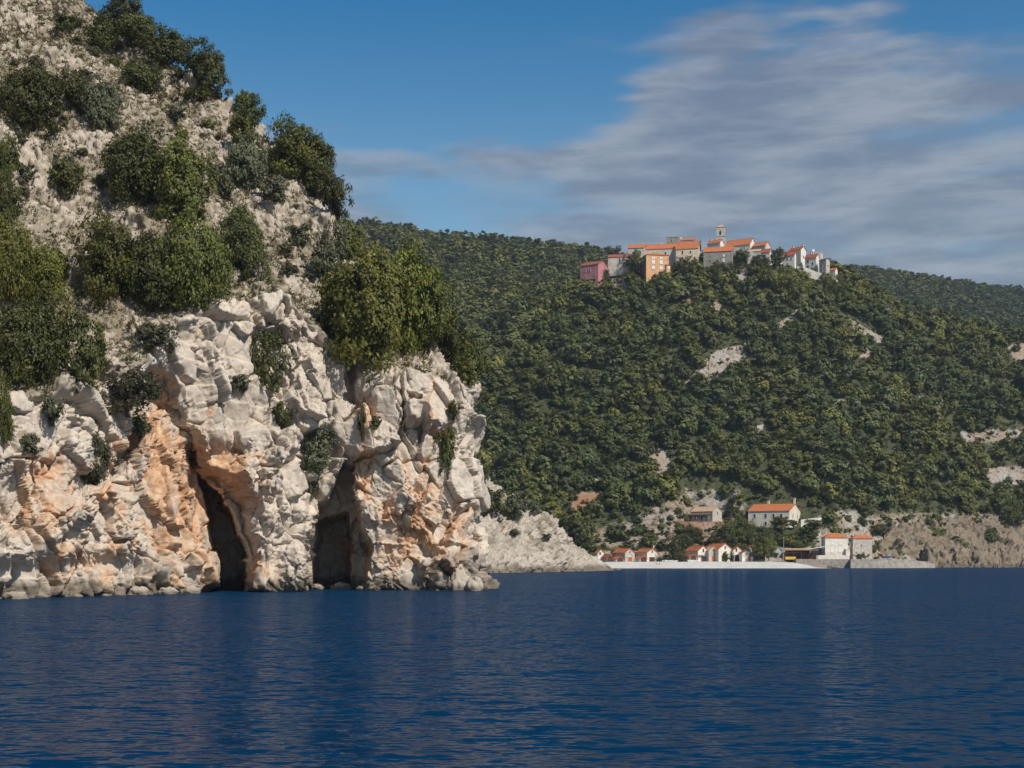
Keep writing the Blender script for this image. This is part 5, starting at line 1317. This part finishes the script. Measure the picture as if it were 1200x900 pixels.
# special trees near the houses
SPECIAL = [(792, 657, 26, 30, 'leaf_dark', 'mid', 'beach_tree', 'dark olive tree on the beach behind the dinghies'), (858, 644, 40, 36, 'leaf_dark', 'big', 'evergreen_tree', 'big dark evergreen between stone house and long white house'),
           (872, 640, 32, 30, 'leaf_dark', 'big', 'evergreen_tree', 'dark evergreen hiding the left foot of the long white house'), (812, 634, 26, 18, 'leaf_dark', 'mid', 'shrub', 'dark bush on the red bank below the stone house'),
           (803, 643, 20, 18, 'leaf_dark', 'mid', 'shrub', 'round bush on the red bank above the awning boathouse'), (890, 652, 26, 18, 'leaf_green', 'mid', 'plane_tree', 'fresh green plane tree over the white arcade'),
           (901, 652, 20, 22, 'leaf_green', 'mid', 'plane_tree', 'fresh green tree between the arcade and arched canopy'), (850, 659, 7, 13, 'leaf_green', 'small', 'vine', 'left vine by the widest stone gable'), (857.5, 659, 6, 12, 'leaf_green', 'small', 'vine', 'right vine by the widest stone gable'),
           (914, 620, 24, 15, 'leaf_green', 'small', 'shrub', 'green climber along the front of the long white house'), (955, 622, 22, 14, 'leaf_dark', 'small', 'shrub', 'bush on the terrace right of the long white house'), (930, 617, 10, 8, 'leaf_dark', 'small', 'shrub', 'little bush at the gable of the long white house'),
           (1009.5, 655, 14, 8, 'leaf_green', 'small', 'shrub', 'low green bush on the quay in front of the stone house'), (1024, 648, 8, 10, 'leaf_dark', 'small', 'shrub', 'small dark bush right of the orange-roofed stone house'), (895, 640, 30, 24, 'leaf_dark', 'mid', 'evergreen_tree', 'dark tree on the bank below the long white house'),
           (935, 645, 24, 14, 'leaf_dark', 'mid', 'shrub', 'dark bush under the rough retaining wall'), (1112, 596, 12, 9, 'leaf_dark', 'small', 'shrub', 'dark bush on the lower terrace wall'), (1155, 604, 18, 12, 'leaf_dark', 'small', 'shrub', 'dark bush at the right end of the terrace walls'), (1145, 617, 14, 11, 'leaf_dark', 'small', 'shrub', 'dark bush on the yellowish path above the right shore'),
           (1160, 630, 18, 14, 'leaf_dark', 'small', 'shrub', 'bush on the rocks above the right sea cave'), (1185, 620, 34, 34, 'leaf_dark', 'mid', 'shrub', 'large dark thicket at the right edge above the shore'), (1052, 645, 14, 14, 'leaf_grey', 'small', 'shrub', 'grey bush on the rocks above the concrete quay'), (1135, 650, 18, 10, 'leaf_grey', 'small', 'shrub', 'grey bush low on the right shore rocks'), (1030, 626, 26, 12, 'leaf_dark', 'small', 'shrub', 'dark bushes under the lower terrace wall'), (1085, 615, 12, 12, 'leaf_dark', 'small', 'shrub', 'bush on the stony terrace midway along the shore'),
           (672, 640, 34, 34, 'leaf_dark', 'mid', 'evergreen_tree', 'dark tree behind the tip of the rocky point')]
for (px_, py_, wp, hp, lf, sz, nm, lab) in SPECIAL:
    D = {'vine': 571.5, 'beach_tree': 574}.get(nm)
    if nm == 'plane_tree': D = 576
    if D is None: D = ground_at(px_, min(py_, 651), 560) if py_ < 652 else 571
    if lab.startswith('green climber') or lab.startswith('little bush at'): D = d2 - 7
    if 'retaining' in lab: D = d2 - 12
    s = D / F; x, y, zz_ = P(px_, py_, D)
    plant(nm, lab, 'bush' if nm in ('shrub', 'vine') else 'tree', (x, y, zz_ - .2), wp * s, hp * s, sz, lf, 'planting around the beach houses')
# big light-green trees just under the village
for (px_, py_, wp, hp, lf, lab) in [(905, 343, 34, 30, 'leaf_olive', 'broad light green tree below the white village houses'), (934, 350, 36, 33, 'leaf_olive', 'largest light green tree under the tallest white house'), (976, 346, 26, 23, 'leaf_olive', 'light green tree at the right end under the village'),
                                    (845, 332, 36, 24, 'leaf_green', 'dark green tree at the foot of the grey stone house'), (800, 326, 36, 24, 'leaf_green', 'round tree below the tall cream house'), (870, 306, 18, 15, 'leaf_dark', 'dark tree right of the grey stone house'), (893, 316, 24, 18, 'leaf_dark', 'dark tree under the church gable'),
                                    (912, 310, 18, 20, 'leaf_dark', 'dark tree in front of the narrow brownish house'), (742, 318, 26, 20, 'leaf_dark', 'bush between cream house and orange house'), (706, 330, 18, 16, 'leaf_dark', 'bush against the gable of the pink house'), (724, 295.5, 8, 8, 'leaf_dark', 'small tree on the skyline behind the low cream house'),
                                    (746, 306, 9, 14, 'leaf_green', 'creeper on the front of the grey balcony house'), (818, 300, 8, 18, 'leaf_dark', 'dark tree in the gap right of the tall cream house'), (676, 408, 20, 18, 'leaf_green', 'bright green tree low on the left shoulder of the hill'), (782, 345, 26, 20, 'leaf_dark', 'dark oak straight below the orange house')]:
    D = ground_at(px_, py_, 600, 772); D = min(D, 750) if 'creeper' not in lab else 758
    if 'skyline' in lab: D = 775
    if 'gap' in lab: D = 768
    s = D / F; x, y, zz_ = P(px_, py_, D)
    plant('village_tree', lab, 'tree', (x, y, zz_ - .2), wp * s, hp * s, 'mid', lf, 'trees around the village')

# ------------------------------------------------------------------ thin air haze
hb = MB().box(-5100, 5100, -2100, 5100, -9, 420).build('haze', [])
hm_ = bpy.data.materials.new('haze'); hm_.use_nodes = True; ht = NT(hm_); ht.n.remove(ht.n['Principled BSDF'])
pv = ht.node('ShaderNodeVolumePrincipled'); pv.inputs['Color'].default_value = (.72, .84, 1, 1); pv.inputs['Density'].default_value = .00008; pv.inputs['Anisotropy'].default_value = .2
ht.l.new(pv.outputs[0], ht.n['Material Output'].inputs['Volume']); hb.data.materials.append(hm_)
tag(hb, 'faint blue haze in the air over the bay', 'haze', kind='stuff')
SC.cycles.volume_bounces = 0
